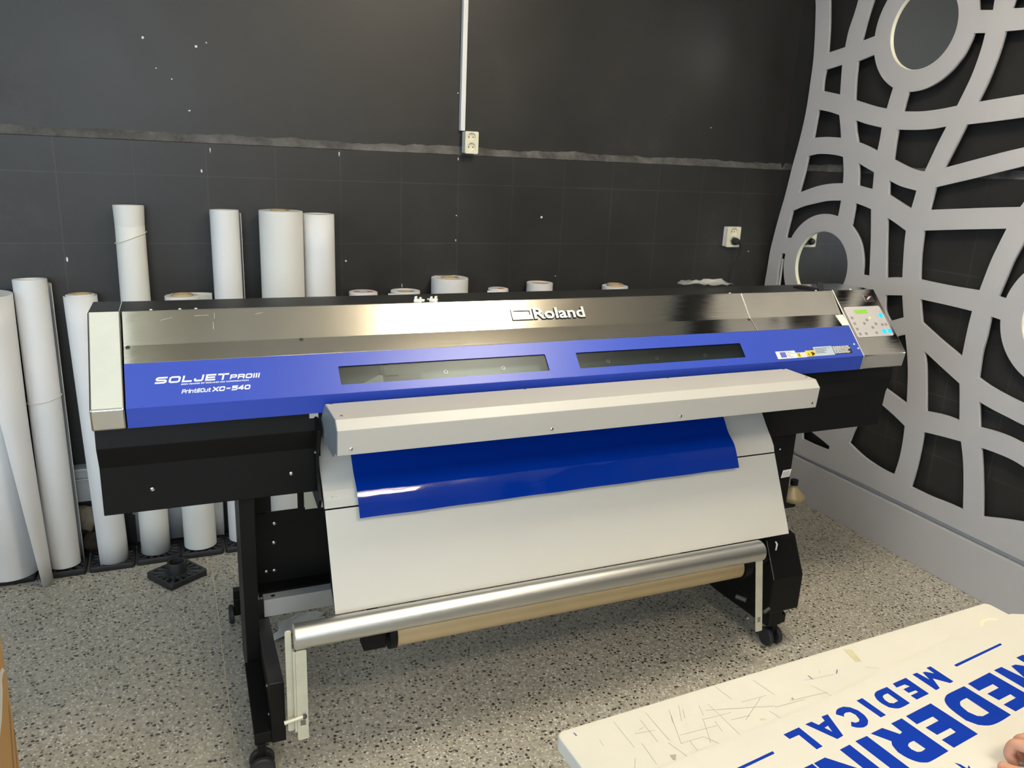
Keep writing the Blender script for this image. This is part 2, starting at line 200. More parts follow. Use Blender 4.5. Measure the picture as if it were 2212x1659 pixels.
n = noise(nt, 12, 6, .7, mapping(nt)); r = ramp(nt, n.outputs[0], [(.35, (.045, .043, .041)), (.7, (.15, .142, .135))])
nt.links.new(r.outputs[0], b.inputs['Base Color']); setp(b, rough=.5); bump(nt, b, n.outputs[0], .5, .01)

# terrazzo
m, nt, b = newmat('terrazzo_floor'); M['floor'] = m
v = mapping(nt); big = noise(nt, 1.3, 4, .6, v); mid = noise(nt, 60, 5, .75, v)
base = ramp(nt, mid.outputs[0], [(.30, (.23, .21, .165)), (.5, (.42, .39, .32)), (.7, (.56, .53, .45))]).outputs[0]
wv = nt.nodes.new('ShaderNodeMix'); wv.data_type = 'VECTOR'; wv.inputs[0].default_value = .012
wn = noise(nt, 45, 2, .5, v); nt.links.new(v, wv.inputs[4]); nt.links.new(wn.outputs['Color'], wv.inputs[5])
def chips(scale, thr, dist):
    vo = nt.nodes.new('ShaderNodeTexVoronoi'); vo.inputs['Scale'].default_value = scale; nt.links.new(wv.outputs[1], vo.inputs['Vector'])
    sc = nt.nodes.new('ShaderNodeSeparateColor'); nt.links.new(vo.outputs['Color'], sc.inputs[0])
    return math_(nt, 'MULTIPLY', math_(nt, 'LESS_THAN', vo.outputs['Distance'], dist), math_(nt, 'GREATER_THAN', sc.outputs[1], thr))
base = mixc(nt, math_(nt, 'MULTIPLY', chips(85, .5, .42), .6), base, (.54, .51, .43))
base = mixc(nt, math_(nt, 'MULTIPLY', chips(120, .72, .40), .8), base, (.78, .76, .70))
base = mixc(nt, math_(nt, 'MULTIPLY', chips(72, .72, .36), .92), base, (.035, .030, .028))
base = mixc(nt, math_(nt, 'MULTIPLY', chips(110, .80, .36), .85), base, (.09, .075, .065))
dirt = ramp(nt, big.outputs[0], [(.35, 1.0), (.7, .82)]).outputs[0]
mu = nt.nodes.new('ShaderNodeMix'); mu.data_type = 'RGBA'; mu.blend_type = 'MULTIPLY'; mu.inputs[0].default_value = 1
nt.links.new(base, mu.inputs[6]); nt.links.new(dirt, mu.inputs[7]); nt.links.new(mu.outputs[2], b.inputs['Base Color'])
rr = ramp(nt, big.outputs[0], [(.3, .30), (.7, .42)]); nt.links.new(rr.outputs[0], b.inputs['Roughness'])

# ================================================================ helpers
def link(o, parent=None):
    COL.objects.link(o)
    if parent is not None: o.parent = parent
    return o
def thing(name, label, cat, loc=(0, 0, 0), rotz=0, group=None):
    o = bpy.data.objects.new(name, None); o.empty_display_size = .05; link(o)
    o.location = loc; o.rotation_euler = (0, 0, rotz); return tag(o, label, cat, group)
def tag(o, label, cat, group=None):
    o['label'] = label; o['category'] = cat
    if group: o['group'] = group
    return o
def obj(name, bm, mat, parent=None, smooth=False, bev=0, seg=2, world=True):
    """mesh from bmesh in world coordinates; stays there when parented"""
    bmesh.ops.recalc_face_normals(bm, faces=bm.faces)
    me = bpy.data.meshes.new(name); bm.to_mesh(me); bm.free()
    me.materials.append(M[mat] if isinstance(mat, str) else mat)
    o = bpy.data.objects.new(name, me); link(o)
    if smooth:
        for p in me.polygons: p.use_smooth = True
        if smooth != 'all':
            me.set_sharp_from_angle(angle=math.radians(35))
    if bev:
        md = o.modifiers.new('bevel', 'BEVEL'); md.width = bev; md.segments = seg; md.limit_method = 'ANGLE'; md.angle_limit = math.radians(30)
    if parent is not None:
        o.parent = parent
        if world: o.matrix_parent_inverse = world_of(parent).inverted()
    return o
def world_of(o):
    m = Matrix.LocRotScale(o.location, o.rotation_euler, o.scale)
    if o.parent is not None: m = world_of(o.parent) @ o.matrix_parent_inverse @ m
    return m
def struct(name, bm, mat, **k):
    o = obj(name, bm, mat, **k); o['kind'] = 'structure'; return o
def B(): return bmesh.new()
def box(bm, x0, x1, y0, y1, z0, z1, mat=None):
    vs = [bm.verts.new((x, y, z)) for z in (z0, z1) for y in (y0, y1) for x in (x0, x1)]
    for f in ((0, 1, 3, 2), (4, 5, 7, 6), (0, 1, 5, 4), (2, 3, 7, 6), (0, 2, 6, 4), (1, 3, 7, 5)):
        bm.faces.new([vs[i] for i in f])
    return bm
def prism(bm, prof, x0, x1, axis='x'):
    """closed profile (a,b) swept along an axis: x -> (y,z), z -> (x,y)"""
    def P(a, b, t): return (t, a, b) if axis == 'x' else ((a, b, t) if axis == 'z' else (a, t, b))
    A = [bm.verts.new(P(a, b, x0)) for a, b in prof]; C = [bm.verts.new(P(a, b, x1)) for a, b in prof]
    n = len(prof)
    for i in range(n): bm.faces.new((A[i], A[(i + 1) % n], C[(i + 1) % n], C[i]))
    bm.faces.new(A); bm.faces.new(C[::-1]); return bm
def frame(d):
    d = Vector(d).normalized(); a = Vector((0, 0, 1)) if abs(d.z) < .9 else Vector((1, 0, 0))
    u = d.cross(a).normalized(); return u, d.cross(u).normalized(), d
def cyl(bm, p0, p1, r0, r1=None, n=24, caps=True):
    p0 = Vector(p0); p1 = Vector(p1); u, w, d = frame(p1 - p0); r1 = r0 if r1 is None else r1
    A = [bm.verts.new(p0 + (u * math.cos(2 * PI * i / n) + w * math.sin(2 * PI * i / n)) * r0) for i in range(n)]
    C = [bm.verts.new(p1 + (u * math.cos(2 * PI * i / n) + w * math.sin(2 * PI * i / n)) * r1) for i in range(n)]
    for i in range(n): bm.faces.new((A[i], A[(i + 1) % n], C[(i + 1) % n], C[i]))
    if caps: bm.faces.new(A[::-1]); bm.faces.new(C)
    return bm
def rings(bm, p0, p1, prof, n=32, closed=False):
    """revolve profile [(t along axis in metres, r)] about p0->p1"""
    p0 = Vector(p0); u, w, d = frame(Vector(p1) - p0); R = []
    for t, r in prof:
        R.append([bm.verts.new(p0 + d * t + (u * math.cos(2 * PI * i / n) + w * math.sin(2 * PI * i / n)) * max(r, 1e-5)) for i in range(n)])
    L = list(zip(R, R[1:])) + ([(R[-1], R[0])] if closed else [])
    for a, c in L:
        for i in range(n): bm.faces.new((a[i], a[(i + 1) % n], c[(i + 1) % n], c[i]))
    return bm
def tube(bm, pts, r, n=10):
    pts = [Vector(p) for p in pts]; prev = None; u = None
    for i, p in enumerate(pts):
        d = (pts[min(i + 1, len(pts) - 1)] - pts[max(i - 1, 0)]).normalized()
        if u is None: u, w, _ = frame(d)
        else: u = (u - d * u.dot(d)).normalized(); w = d.cross(u)
        ring = [bm.verts.new(p + (u * math.cos(2 * PI * k / n) + w * math.sin(2 * PI * k / n)) * r) for k in range(n)]
        if prev:
            for k in range(n): bm.faces.new((prev[k], prev[(k + 1) % n], ring[(k + 1) % n], ring[k]))
        else: bm.faces.new(ring[::-1])
        prev = ring
    bm.faces.new(prev); return bm
def smoothpts(P, closed=False, k=6):
    P = [Vector(p) for p in P]; out = []; n = len(P)
    rng = range(n) if closed else range(n - 1)
    for i in rng:
        g = lambda j: P[j % n] if closed else P[max(0, min(n - 1, j))]
        a, b_, c, d = g(i - 1), g(i), g(i + 1), g(i + 2)
        for s in range(k):
            t = s / k
            out.append(.5 * ((2 * b_) + (c - a) * t + (2 * a - 5 * b_ + 4 * c - d) * t * t + (3 * b_ - a - 3 * c + d) * t ** 3))
    if not closed: out.append(P[-1])
    return out
def roundish(P, ang=38, k=5):
    """closed 2D polygon: keep sharp corners, run a smooth curve through the others"""
    n = len(P); V = [Vector((p[0], p[1])) for p in P]; sharp = []
    for i in range(n):
        a = V[i] - V[i - 1]; c = V[(i + 1) % n] - V[i]
        if a.length < 1e-6 or c.length < 1e-6 or math.degrees(a.angle(c)) > ang: sharp.append(i)
    if len(sharp) < 2: return [tuple(v) for v in smoothpts(V, True, k)]
    out = []
    for q, s in enumerate(sharp):
        e = sharp[(q + 1) % len(sharp)]; seg = [V[s]]; j = s
        while j != e: j = (j + 1) % n; seg.append(V[j])
        out += [tuple(v) for v in smoothpts(seg, False, k)[:-1]] if len(seg) > 2 else [tuple(seg[0])]
    return out
def circ(cx, cy, r, n=64, a0=0, a1=2 * PI):
    return [(cx + r * math.cos(a0 + (a1 - a0) * i / n), cy + r * math.sin(a0 + (a1 - a0) * i / n)) for i in range(n)]
def rrect(x0, x1, y0, y1, r, n=5):
    out = []
    for cx, cy, a in ((x1 - r, y1 - r, 0), (x0 + r, y1 - r, PI / 2), (x0 + r, y0 + r, PI), (x1 - r, y0 + r, 1.5 * PI)):
        out += [(cx + r * math.cos(a + PI / 2 * i / n), cy + r * math.sin(a + PI / 2 * i / n)) for i in range(n + 1)]
    return out
def plate_bm(loops, th, O, u, v, flip=False):
    """flat plate with holes: first loop outer, others holes; plate lies between the plane and th along u x v"""
    cu = bpy.data.curves.new('tmp', 'CURVE'); cu.dimensions = '2D'; cu.fill_mode = 'BOTH'; cu.extrude = th / 2
    for L in loops:
        s = cu.splines.new('POLY'); s.points.add(len(L) - 1); s.use_cyclic_u = True
        for i, p in enumerate(L): s.points[i].co = (p[0], p[1], 0, 1)
    o = bpy.data.objects.new('tmp', cu); COL.objects.link(o)
    dg = bpy.context.evaluated_depsgraph_get(); dg.update()
    me = bpy.data.meshes.new_from_object(o.evaluated_get(dg)); bpy.data.objects.remove(o); bpy.data.curves.remove(cu)
    bm = bmesh.new(); bm.from_mesh(me); bpy.data.meshes.remove(me)
    u = Vector(u).normalized(); v = Vector(v).normalized(); n = u.cross(v); O = Vector(O) + n * th / 2
    for w in bm.verts: w.co = O + u * w.co.x + v * w.co.y + n * w.co.z
    bmesh.ops.remove_doubles(bm, verts=bm.verts, dist=1e-6)
    return bm
def text_bm(s, O, u, v, u0, u1, v0, v1, th=.0006, shear=0, offset=0, space=1.0):
    cu = bpy.data.curves.new('tmp', 'FONT'); cu.body = s; cu.size = 1; cu.extrude = th / 2; cu.shear = shear; cu.offset = offset
    cu.fill_mode = 'BOTH'; cu.space_character = space; cu.resolution_u = 4
    o = bpy.data.objects.new('tmp', cu); COL.objects.link(o)
    dg = bpy.context.evaluated_depsgraph_get(); dg.update()
    me = bpy.data.meshes.new_from_object(o.evaluated_get(dg)); bpy.data.objects.remove(o); bpy.data.curves.remove(cu)
    bm = bmesh.new(); bm.from_mesh(me); bpy.data.meshes.remove(me)
    xs = [w.co.x for w in bm.verts]; ys = [w.co.y for w in bm.verts]
    sx = (u1 - u0) / (max(xs) - min(xs)); sy = (v1 - v0) / (max(ys) - min(ys)); mx, my = min(xs), min(ys)
    u = Vector(u).normalized(); v = Vector(v).normalized(); n = u.cross(v); O = Vector(O)
    for w in bm.verts: w.co = O + u * (u0 + (w.co.x - mx) * sx) + v * (v0 + (w.co.y - my) * sy) + n * (w.co.z + th / 2)
    return bm
def RR(x0, x1, y0, y1, c=.16):
    return [(x0 + c, y0), (x1 - c, y0), (x1, y0 + c), (x1, y1 - c), (x1 - c, y1), (x0 + c, y1), (x0, y1 - c), (x0, y0 + c), (x0 + c, y0)]
GL = {
 'S': [[(1, 1), (.14, 1), (0, .86), (0, .64), (.12, .52), (.88, .48), (1, .36), (1, .14), (.86, 0), (0, 0)]],
 'O': [RR(0, 1, 0, 1)], '0': [RR(0, 1, 0, 1)], 'D': [[(0, 0), (0, 1), (.85, 1), (1, .85), (1, .15), (.85, 0), (0, 0)]],
 'L': [[(0, 1.0), (0, 0), (1, 0)]], 'J': [[(1, 1), (1, .14), (.86, 0), (.12, 0), (0, .14), (0, .3)]],
 'E': [[(1, 1), (0, 1), (0, 0), (1, 0)], [(0, .5), (.92, .5)]], 'T': [[(0, 1), (1, 1)], [(.5, 1), (.5, 0)]],
 'P': [[(0, 0), (0, 1), (.86, 1), (1, .86), (1, .54), (.86, .4), (0, .4)]],
 'R': [[(0, 0), (0, 1), (.86, 1), (1, .86), (1, .56), (.86, .42), (0, .42)], [(.82, .42), (1, .3), (1, 0)]],
 'I': [[(0, 0), (0, 1)]], 'X': [[(0, 0), (1, 1)], [(0, 1), (1, 0)]],
 'C': [[(1, .75), (1, .86), (.86, 1), (.14, 1), (0, .86), (0, .14), (.14, 0), (.86, 0), (1, .14), (1, .25)]],
 '-': [[(.2, .5), (.8, .5)]], '5': [[(1, 1), (0, 1), (0, .58), (.86, .58), (1, .46), (1, .14), (.86, 0), (0, 0)]],
 '4': [[(.75, 0), (.75, 1), (0, .38), (0, .28), (1, .28)]],
 'r': [[(0, 0), (0, .7)], [(0, .6), (.2, .7), (1, .7)]], 'i': [[(0, 0), (0, .7)], [(0, .92), (0, 1.0)]],
 'n': [[(0, 0), (0, .7)], [(0, .7), (.85, .7), (1, .55), (1, 0)]], 't': [[(.4, 1), (.4, .1), (.5, 0), (1, 0)], [(0, .7), (1, .7)]],
 'u': [[(0, .7), (0, .14), (.14, 0), (1, 0), (1, .7)]],
 '&': [[(1, .5), (.3, .5), (.1, .6), (.1, .9), (.2, 1), (.9, 1)], [(.3, .5), (0, .4), (0, .1), (.1, 0), (.75, 0), (.75, .62)]]}
def stroke_text(s, O, u, v, u0, u1, v0, v1, w, sh=.25, widths={}, gap=.3, th=.0004):
    """wide squared lettering from strokes of width w (metres) in the plane u, v"""
    bm = B(); u = Vector(u).normalized(); v = Vector(v).normalized(); n = u.cross(v); O = Vector(O); H_ = v1 - v0 - w
    ws = [widths.get(c, 1.0) for c in s]; tot = sum(ws) + gap * (len(s) - 1); adv = (u1 - u0 - sh * (v1 - v0) - w) / tot; x = u0 + w / 2
    def P(a, b_): return O + u * (a + sh * (b_ - v0)) + v * b_ + n * th
    for c, wd in zip(s, ws):
        for pl in GL[c]:
            pts = [Vector((x + a * wd * adv, v0 + w / 2 + b_ * H_)) for a, b_ in pl]
            if len(pts) > 2 and (pts[0] - pts[-1]).length < 1e-7: closed = True; pts = pts[:-1]
            else: closed = False
            m = len(pts); L = []; R_ = []
            for i, p in enumerate(pts):
                a = pts[i - 1] if (i > 0 or closed) else None; c_ = pts[(i + 1) % m] if (i < m - 1 or closed) else None
                if a is None: d = (c_ - p).normalized(); nn = Vector((-d.y, d.x)); p = p - d * w / 2
                elif c_ is None: d = (p - a).normalized(); nn = Vector((-d.y, d.x)); p = p + d * w / 2
                else:
                    d1 = (p - a).normalized(); d2 = (c_ - p).normalized(); n1 = Vector((-d1.y, d1.x)); n2 = Vector((-d2.y, d2.x)); q = n1 + n2
                    nn = q / max(.35, q.length_squared / 2)
                L.append(bm.verts.new(P(*(p + nn * w / 2)))); R_.append(bm.verts.new(P(*(p - nn * w / 2))))
            for i in range(m if closed else m - 1): bm.faces.new((L[i], R_[i], R_[(i + 1) % m], L[(i + 1) % m]))
        x += (wd + gap) * adv
    r = bmesh.ops.extrude_face_region(bm, geom=list(bm.faces)); 
    for g in r['geom']:
        if isinstance(g, bmesh.types.BMVert): g.co -= n * th
    return bm
def join(bm, other):
    me = bpy.data.meshes.new('t'); other.to_mesh(me); other.free(); bm.from_mesh(me); bpy.data.meshes.remove(me); return bm
def grid(bm, rows):
    R = [[bm.verts.new(p) for p in r] for r in rows]
    for a, c in zip(R, R[1:]):
        for i in range(len(a) - 1): bm.faces.new((a[i], a[i + 1], c[i + 1], c[i]))
    return bm
def solid(o, th, off=-1):
    md = o.modifiers.new('thick', 'SOLIDIFY'); md.thickness = th; md.offset = off; return o
def screw(parent, p, d, r=.0045, mat='chrome', name='screw', h=.0025):
    p = Vector(p); d = Vector(d).normalized()
    return obj(name, rings(B(), p - d * .001, p + d, [(0, 0), (0, r), (.001 + h * .5, r), (.001 + h, r * .6), (.001 + h, 0)], 12), mat, parent, smooth=True)

# ================================================================ room
XW, YW, HC = 3.02, 3.45, 3.2
struct('floor', box(B(), -2.95, XW, -2.6, YW + .02, -.05, 0), 'floor')
struct('ceiling', box(B(), -2.95, XW, -2.6, YW + .02, HC, HC + .05), 'ceil')
struct('wall_back', box(B(), -2.95, XW + .1, YW + .014, YW + .12, 1.67, HC), 'wall_up')
struct('wall_back_tiled', box(B(), -2.95, XW + .1, YW, YW + .12, 0, 1.672), 'wall_tile')
struct('wall_right', box(B(), XW + .014, XW + .12, -2.6, YW + .014, 1.67, HC), 'wall_up')
struct('wall_right_tiled', box(B(), XW, XW + .12, -2.6, YW, 0, 1.672), 'wall_tile_y')
fx0, fx1, fz0, fz1, fst = FRONT_WINDOW
struct('wall_front', plate_bm([[(-2.95, 0), (XW, 0), (XW, HC), (-2.95, HC)], [(fx0, fz0), (fx1, fz0), (fx1, fz1), (fx0, fz1)]], .1, (0, -2.6, 0), (1, 0, 0), (0, 0, 1)), 'wood')
wf = B()
for i in range(4):
    x = fx0 + (fx1 - fx0) * i / 3; box(wf, x - .03, x + .03, -2.68, -2.62, fz0, fz1)
box(wf, fx0, fx1, -2.68, -2.62, fz0, fz0 + .06); box(wf, fx0, fx1, -2.68, -2.62, fz1 - .06, fz1)
wo = struct('window_2', wf, 'white')
obj('window_daylight', grid(B(), [[(fx0, -2.69, fz0), (fx1, -2.69, fz0)], [(fx0, -2.69, fz1), (fx1, -2.69, fz1)]]), emis('daylight_front', (.78, .89, 1.0), fst), wo)
wx, wy0, wy1, wz0, wz1, wst = WINDOW
bm = plate_bm([[(-2.6, 0), (YW, 0), (YW, HC), (-2.6, HC)], [(wy0, wz0), (wy1, wz0), (wy1, wz1), (wy0, wz1)]], .1, (-3.0, 0, 0), (0, 1, 0), (0, 0, 1))
struct('wall_left', bm, 'wood')
wf = box(B(), -3.0, -2.93, wy0, wy0 + .05, wz0, wz1); box(wf, -3.0, -2.93, wy1 - .05, wy1, wz0, wz1); box(wf, -3.0, -2.93, wy0, wy1, wz0, wz0 + .05); box(wf, -3.0, -2.93, wy0, wy1, wz1 - .05, wz1); box(wf, -3.0, -2.93, (wy0 + wy1) / 2 - .03, (wy0 + wy1) / 2 + .03, wz0, wz1)
wo = struct('window_1', wf, 'white')
obj('window_daylight', grid(B(), [[(-2.985, wy0, wz0), (-2.985, wy1, wz0)], [(-2.985, wy0, wz1), (-2.985, wy1, wz1)]]), emis('daylight_sky', (.62, .80, 1.0), wst), wo)
# lumpy plaster ledge between tiles and the upper wall
def ledge(name, a0, a1, fixed, axis, label=None):
    bm = B(); N = int((a1 - a0) / .012); rows = []
    rnd = random.Random(3 if axis == 'x' else 8); hh = 0; dd = 0; R = []
    for i in range(N + 1):
        hh = hh * .86 + rnd.uniform(-.0016, .0016); dd = dd * .86 + rnd.uniform(-.0012, .0012)
        t = a0 + (a1 - a0) * i / N; z1 = 1.706 + hh * 1.6; d = .004 + dd * .5
        prof = [(0.0, 1.671), (-.002 - abs(d) * .4, 1.674), (.0005, 1.681), (.009 + d * .3, z1 - .006), (.0145, z1)]
        R.append([((t, fixed + q, z) if axis == 'x' else (fixed + q, t, z)) for q, z in prof])
    grid(bm, R); return struct(name, bm, 'ledge', smooth=True)
ledge('trim_1', -2.9, XW, YW, 'x'); ledge('trim_2', -2.5, YW, XW, 'y')
for i, x in enumerate((-1.75, .081, 1.912)):
    struct('trim_%d' % (i + 3), box(B(), x - .0017, x + .0017, -2.5, 3.4, -.002, .0006), 'brass')
WB = bpy.data.objects['wall_back']
for i, (x, z, a, b_) in enumerate(((-.030, 2.038, .005, .006), (.153, 2.023, .007, .006), (.190, 2.04, .003, .003), (.008, 1.935, .003, .003), (.06, 1.90, .003, .004), (.115, 1.79, .005, .003), (.145, 1.567, .004, .008), (.181, 1.648, .003, .012), (.685, 1.655, .003, .012), (1.2085, 1.655, .003, .008), (1.2065, 1.41, .003, .004), (1.2060, 1.30, .003, .006), (-.352, 1.225, .004, .012), (1.72, 1.13, .004, .003), (2.865, 1.245, .007, .003), (2.55, 1.86, .005, .003), (1.62, 1.69, .006, .005), (1.205, 1.93, .003, .004), (.957, 1.10, .002, .010))):
    yf = YW - .0004 if z < 1.672 else YW + .0136
    rn_ = random.Random(i); P_ = [(x + a * math.cos(k * PI / 4) * rn_.uniform(.5, 1.1), z + b_ * math.sin(k * PI / 4) * rn_.uniform(.5, 1.1)) for k in range(8)]
    obj('paint_chip', plate_bm([P_], .0005, (0, yf + .0004, 0), (1, 0, 0), (0, 0, 1)), 'label_white', WB)
# ceiling lights and the added glow panel
for i, (x0, x1, y0, y1, st, lc) in enumerate(LAMPS):
    t = thing('ceiling_light', ['suspended warm white light panel above the printer', 'added pale glow panel that brightens the steel end cap on the left of the printer', 'suspended warm white light panel behind the work table'][i], 'lamp', ((x0 + x1) / 2, (y0 + y1) / 2, HC), group=None)
    fr = B()
    for q in ((x0 - .02, x0, y0 - .02, y1 + .02), (x1, x1 + .02, y0 - .02, y1 + .02), (x0, x1, y0 - .02, y0), (x0, x1, y1, y1 + .02)): box(fr, *q, 2.98, 3.02)
    for q in (x0 + .05, x1 - .05): box(fr, q - .003, q + .003, (y0 + y1) / 2 - .003, (y0 + y1) / 2 + .003, 3.0, HC)
    obj('light_frame', fr, 'white', t)
    obj('diffuser', grid(B(), [[(x0, y0, 3.0), (x1, y0, 3.0)], [(x0, y1, 3.0), (x1, y1, 3.0)]]), emis('lamp_panel', lc, st), t)

# ================================================================ wall lattice with mirrors
XLt = 2.975
CIR = [(2.6597, 2.2686, .166, .2525), (3.034, 1.217, .1745, .2575), (1.807, 1.1757, .168, .2525)]
t = thing('lattice_panel', 'grey painted cut-out lattice panel with round rings on the right wall', 'wall panel', (XLt, 1.9, .25))
outer = [tuple(p) for p in LAT_OUTER] + [(2.6, .248), (2.2, .248), (1.50, .248), (1.50, 2.75), (1.9, 2.75), (3.29, 2.75)]
loops = [roundish(outer, 30)]
def clip_to_ring(P):
    out = []
    for y, z in P:
        for cy, cz, r, R in CIR:
            d = math.hypot(y - cy, z - cz)
            if d < R: y = cy + (y - cy) / d * R; z = cz + (z - cz) / d * R
        out.append((y, z))
    return out
for h in LAT_HOLES:
    P = roundish([tuple(p) for p in h], 30, 6)
    P = clip_to_ring(P)
    P = [(max(1.545, y), min(2.72, z)) for y, z in P]
    loops.append(P)
for cy, cz, r, R in CIR: loops.append(circ(cy, cz, r, 80))
# plane frame: u = +Y, v = +Z, u x v = +X
lat = obj('lattice_board', plate_bm(loops, .014, (XLt, 0, 0), (0, 1, 0), (0, 0, 1)), 'lattice', t, bev=.0012, seg=1)
obj('skirting_board', box(box(B(), XLt - .002, XLt + .044, 1.5, 3.44, 0.0, .222), XLt + .02, XLt + .044, 1.5, 3.3, .222, .252), 'lattice', t, bev=.002)
for cy, cz, r, R in CIR:
    rg = obj('ring_liner', rings(B(), (XLt + .003, cy, cz), (XLt + 1, cy, cz), [(0, r + .0005), (0, r - .002), (.008, r - .002), (.008, r + .0005)], 72, True), 'cream', t, smooth=True)
    obj('mirror', rings(B(), (2.9862, cy, cz), (3, cy, cz), [(0, 0), (0, R - .03), (.006, R - .03), (.006, 0)], 72), 'mirror', t)
tag(obj('white_strip', box(B(), 2.994, 3.0, 3.322, 3.33, .75, 1.22), 'white_cold'), 'thin white strip standing behind the left edge of the grey lattice', 'strip')

# ================================================================ sockets and trunking
tr = thing('cable_trunking', 'white cable trunking running down the black wall to the double socket', 'trunking', (1.2235, YW, 1.77))
obj('trunking_body', box(B(), 1.213, 1.2335, YW - .012, YW + .014, 1.775, HC), 'white_cold', tr, bev=.0015)
obj('old_paint_strip', plate_bm([[(1.233, HC), (1.233, 2.17), (1.2375, 2.19), (1.243, 2.22), (1.243, HC)]], .001, (0, YW + .0135, 0), (1, 0, 0), (0, 0, 1)), plain('greenish_paint', (.40, .42, .28), .7), tr)
def socket(name_label, x0, x1, z0, z1, y, mat, depth, plug=None, back=None):
    t = thing('wall_socket', name_label, 'socket', ((x0 + x1) / 2, y, (z0 + z1) / 2))
    cx = (x0 + x1) / 2; w = x1 - x0; h = z1 - z0; yf = y - depth
    c1, c2 = z0 + h * .745, z0 + h * .30; r = min(w * .36, h * .215)
    if back: obj('back_box', box(B(), x0 + .002, x1 - .002, yf + .016, y, z0 + .002, z1 - .002), 'white_cold', t, bev=.003)
    bm = plate_bm([rrect(x0, x1, z0, z1, .006), circ(cx, c1, r, 40), circ(cx, c2, r, 40)], .016, (0, yf + .016, 0), (1, 0, 0), (0, 0, 1))
    obj('cover_plate', bm, mat, t, bev=.0015)
    for c in (c1, c2):
        w_ = obj('socket_well', rings(B(), (cx, yf + .0155, c), (cx, yf, c), [(0, 0), (0, r), (.0145, r), (.0145, r - .002), (.003, r - .0035), (.003, 0)], 36), mat, t, smooth=True)
        for sgn in (-1, 1):
            obj('pin_hole', cyl(B(), (cx + sgn * .0095, yf + .0128, c), (cx + sgn * .0095, yf + .0118, c), .0028, n=12), 'black_ink', w_)
    return t
# plate_bm normal for (X,Z) frame is -Y: plates grow toward the camera
socket('cream double wall socket under the white trunking, nothing plugged in', 1.222, 1.283, 1.680, 1.773, YW, 'cream', .05, back=True)
socket('cream double wall socket with a black plug, near the grey lattice', 2.685, 2.768, 1.272, 1.377, YW, 'cream', .04, back=True)
p = thing('power_plug', 'round black plug in the wall socket with its thin black cord', 'plug', (2.727, YW - .04, 1.302))
obj('plug_body', rings(B(), (2.732, YW - .0395, 1.303), (2.732, 0, 1.303), [(0, 0), (0, .0175), (.014, .019), (.03, .015), (.034, 0)], 28), 'rubber', p, smooth=True)
obj('plug_grip', cyl(B(), (2.738, YW - .055, 1.300), (2.768, YW - .05, 1.288), .007, .005), 'rubber', p, smooth=True)
obj('power_cord', tube(B(), smoothpts([(2.764, YW - .05, 1.29), (2.782, YW - .04, 1.26), (2.782, YW - .03, 1.22), (2.768, YW - .02, 1.17), (2.755, YW - .012, 1.12), (2.752, YW - .012, 1.0), (2.75, YW - .012, .7), (2.75, YW - .02, .2), (2.74, YW - .03, .01)]), .0028, 8), 'rubber', p, smooth='all')

# ================================================================ low duct, rubble, sheet along the wall foot
bm = box(B(), -1.6, 2.0, YW - .05, YW, .25, .345); box(bm, -1.6, 2.0, YW - .062, YW, .345, .352); box(bm, -1.6, 2.0, YW - .052, YW, .352, .385); box(bm, -1.6, 2.0, YW - .062, YW, .385, .396)
tag(obj('wall_duct', bm, 'duct', bev=.003), 'grey metal duct along the foot of the black back wall', 'duct')
def lump(name, c, s, mat, seed, rough=.25, sub=3, flat=None):
    rnd = random.Random(seed); bm = B(); bmesh.ops.create_icosphere(bm, subdivisions=sub, radius=1)
    from mathutils import noise as nz
    for v in bm.verts:
        k = 1 + rough * nz.noise(v.co * 1.7 + Vector((seed, 0, 0))) + rough * .5 * nz.noise(v.co * 4 + Vector((0, seed, 0)))
        v.co = Vector((v.co.x * s[0] * k + c[0], v.co.y * s[1] * k + c[1], v.co.z * s[2] * k + c[2]))
    return obj(name, bm, mat, smooth='all')
tag(lump('rubble_stone', (-.383, 3.434, .165), (.046, .016, .058), 'stone', 2, .35), 'pale broken stone under the duct, upper one, behind the paper rolls', 'stone')
tag(lump('rubble_stone', (-.350, 3.437, .05), (.060, .013, .045), plain('dark_stone', (.10, .075, .055), .9, var=.4, nsc=12), 5, .4), 'dark brown broken stone on the floor under the pale one', 'stone')

# roll stand pads
def pad(x, y, rz, label, group=None, first=[None]):
    if first[0] is None:
        t = thing('roll_stand', label, 'stand', (0, 0, 0))
        s = .0825; loops = [rrect(-s, s, -s, s, .012)]
        loops.append(circ(0, 0, .030, 32))
        for k in range(16):
            a0 = 2 * PI * k / 16 + .07; a1 = 2 * PI * (k + 1) / 16 - .07
            def sq(a):
                c_, s_ = math.cos(a), math.sin(a); q = .0735 / max(abs(c_), abs(s_)); q = min(q, .093); return (c_ * q, s_ * q)
            am = (a0 + a1) / 2; ri = .047
            d0 = .07 * .047 / .05
            loops.append([(ri * math.cos(a0 + .02), ri * math.sin(a0 + .02)), sq(a0), sq(am), sq(a1), (ri * math.cos(a1 - .02), ri * math.sin(a1 - .02)), (ri * math.cos(am), ri * math.sin(am))])
        obj('grid_plate', plate_bm(loops, .024, (0, 0, 0), (1, 0, 0), (0, 1, 0)), 'pad', t, bev=.0012, seg=1)
        obj('hub', rings(B(), (0, 0, .004), (0, 0, 1), [(0, .030), (0, .040), (.022, .038), (.056, .0355), (.062, .033), (.062, .0285), (.004, .0265), (0, .030)], 40), 'pad', t, smooth=True)
        first[0] = t
    else:
        t = first[0].copy(); COL.objects.link(t)
        for c in first[0].children:
            d = c.copy(); COL.objects.link(d); d.parent = t
    t.location = (x, y, 0); t.rotation_euler = (0, 0, rz); tag(t, label, 'stand', group)
    return t
G1 = 'square black roll stands in a row by the wall'
pad(-.051, 3.125, math.radians(33), 'loose empty square black roll stand lying in front of the row')
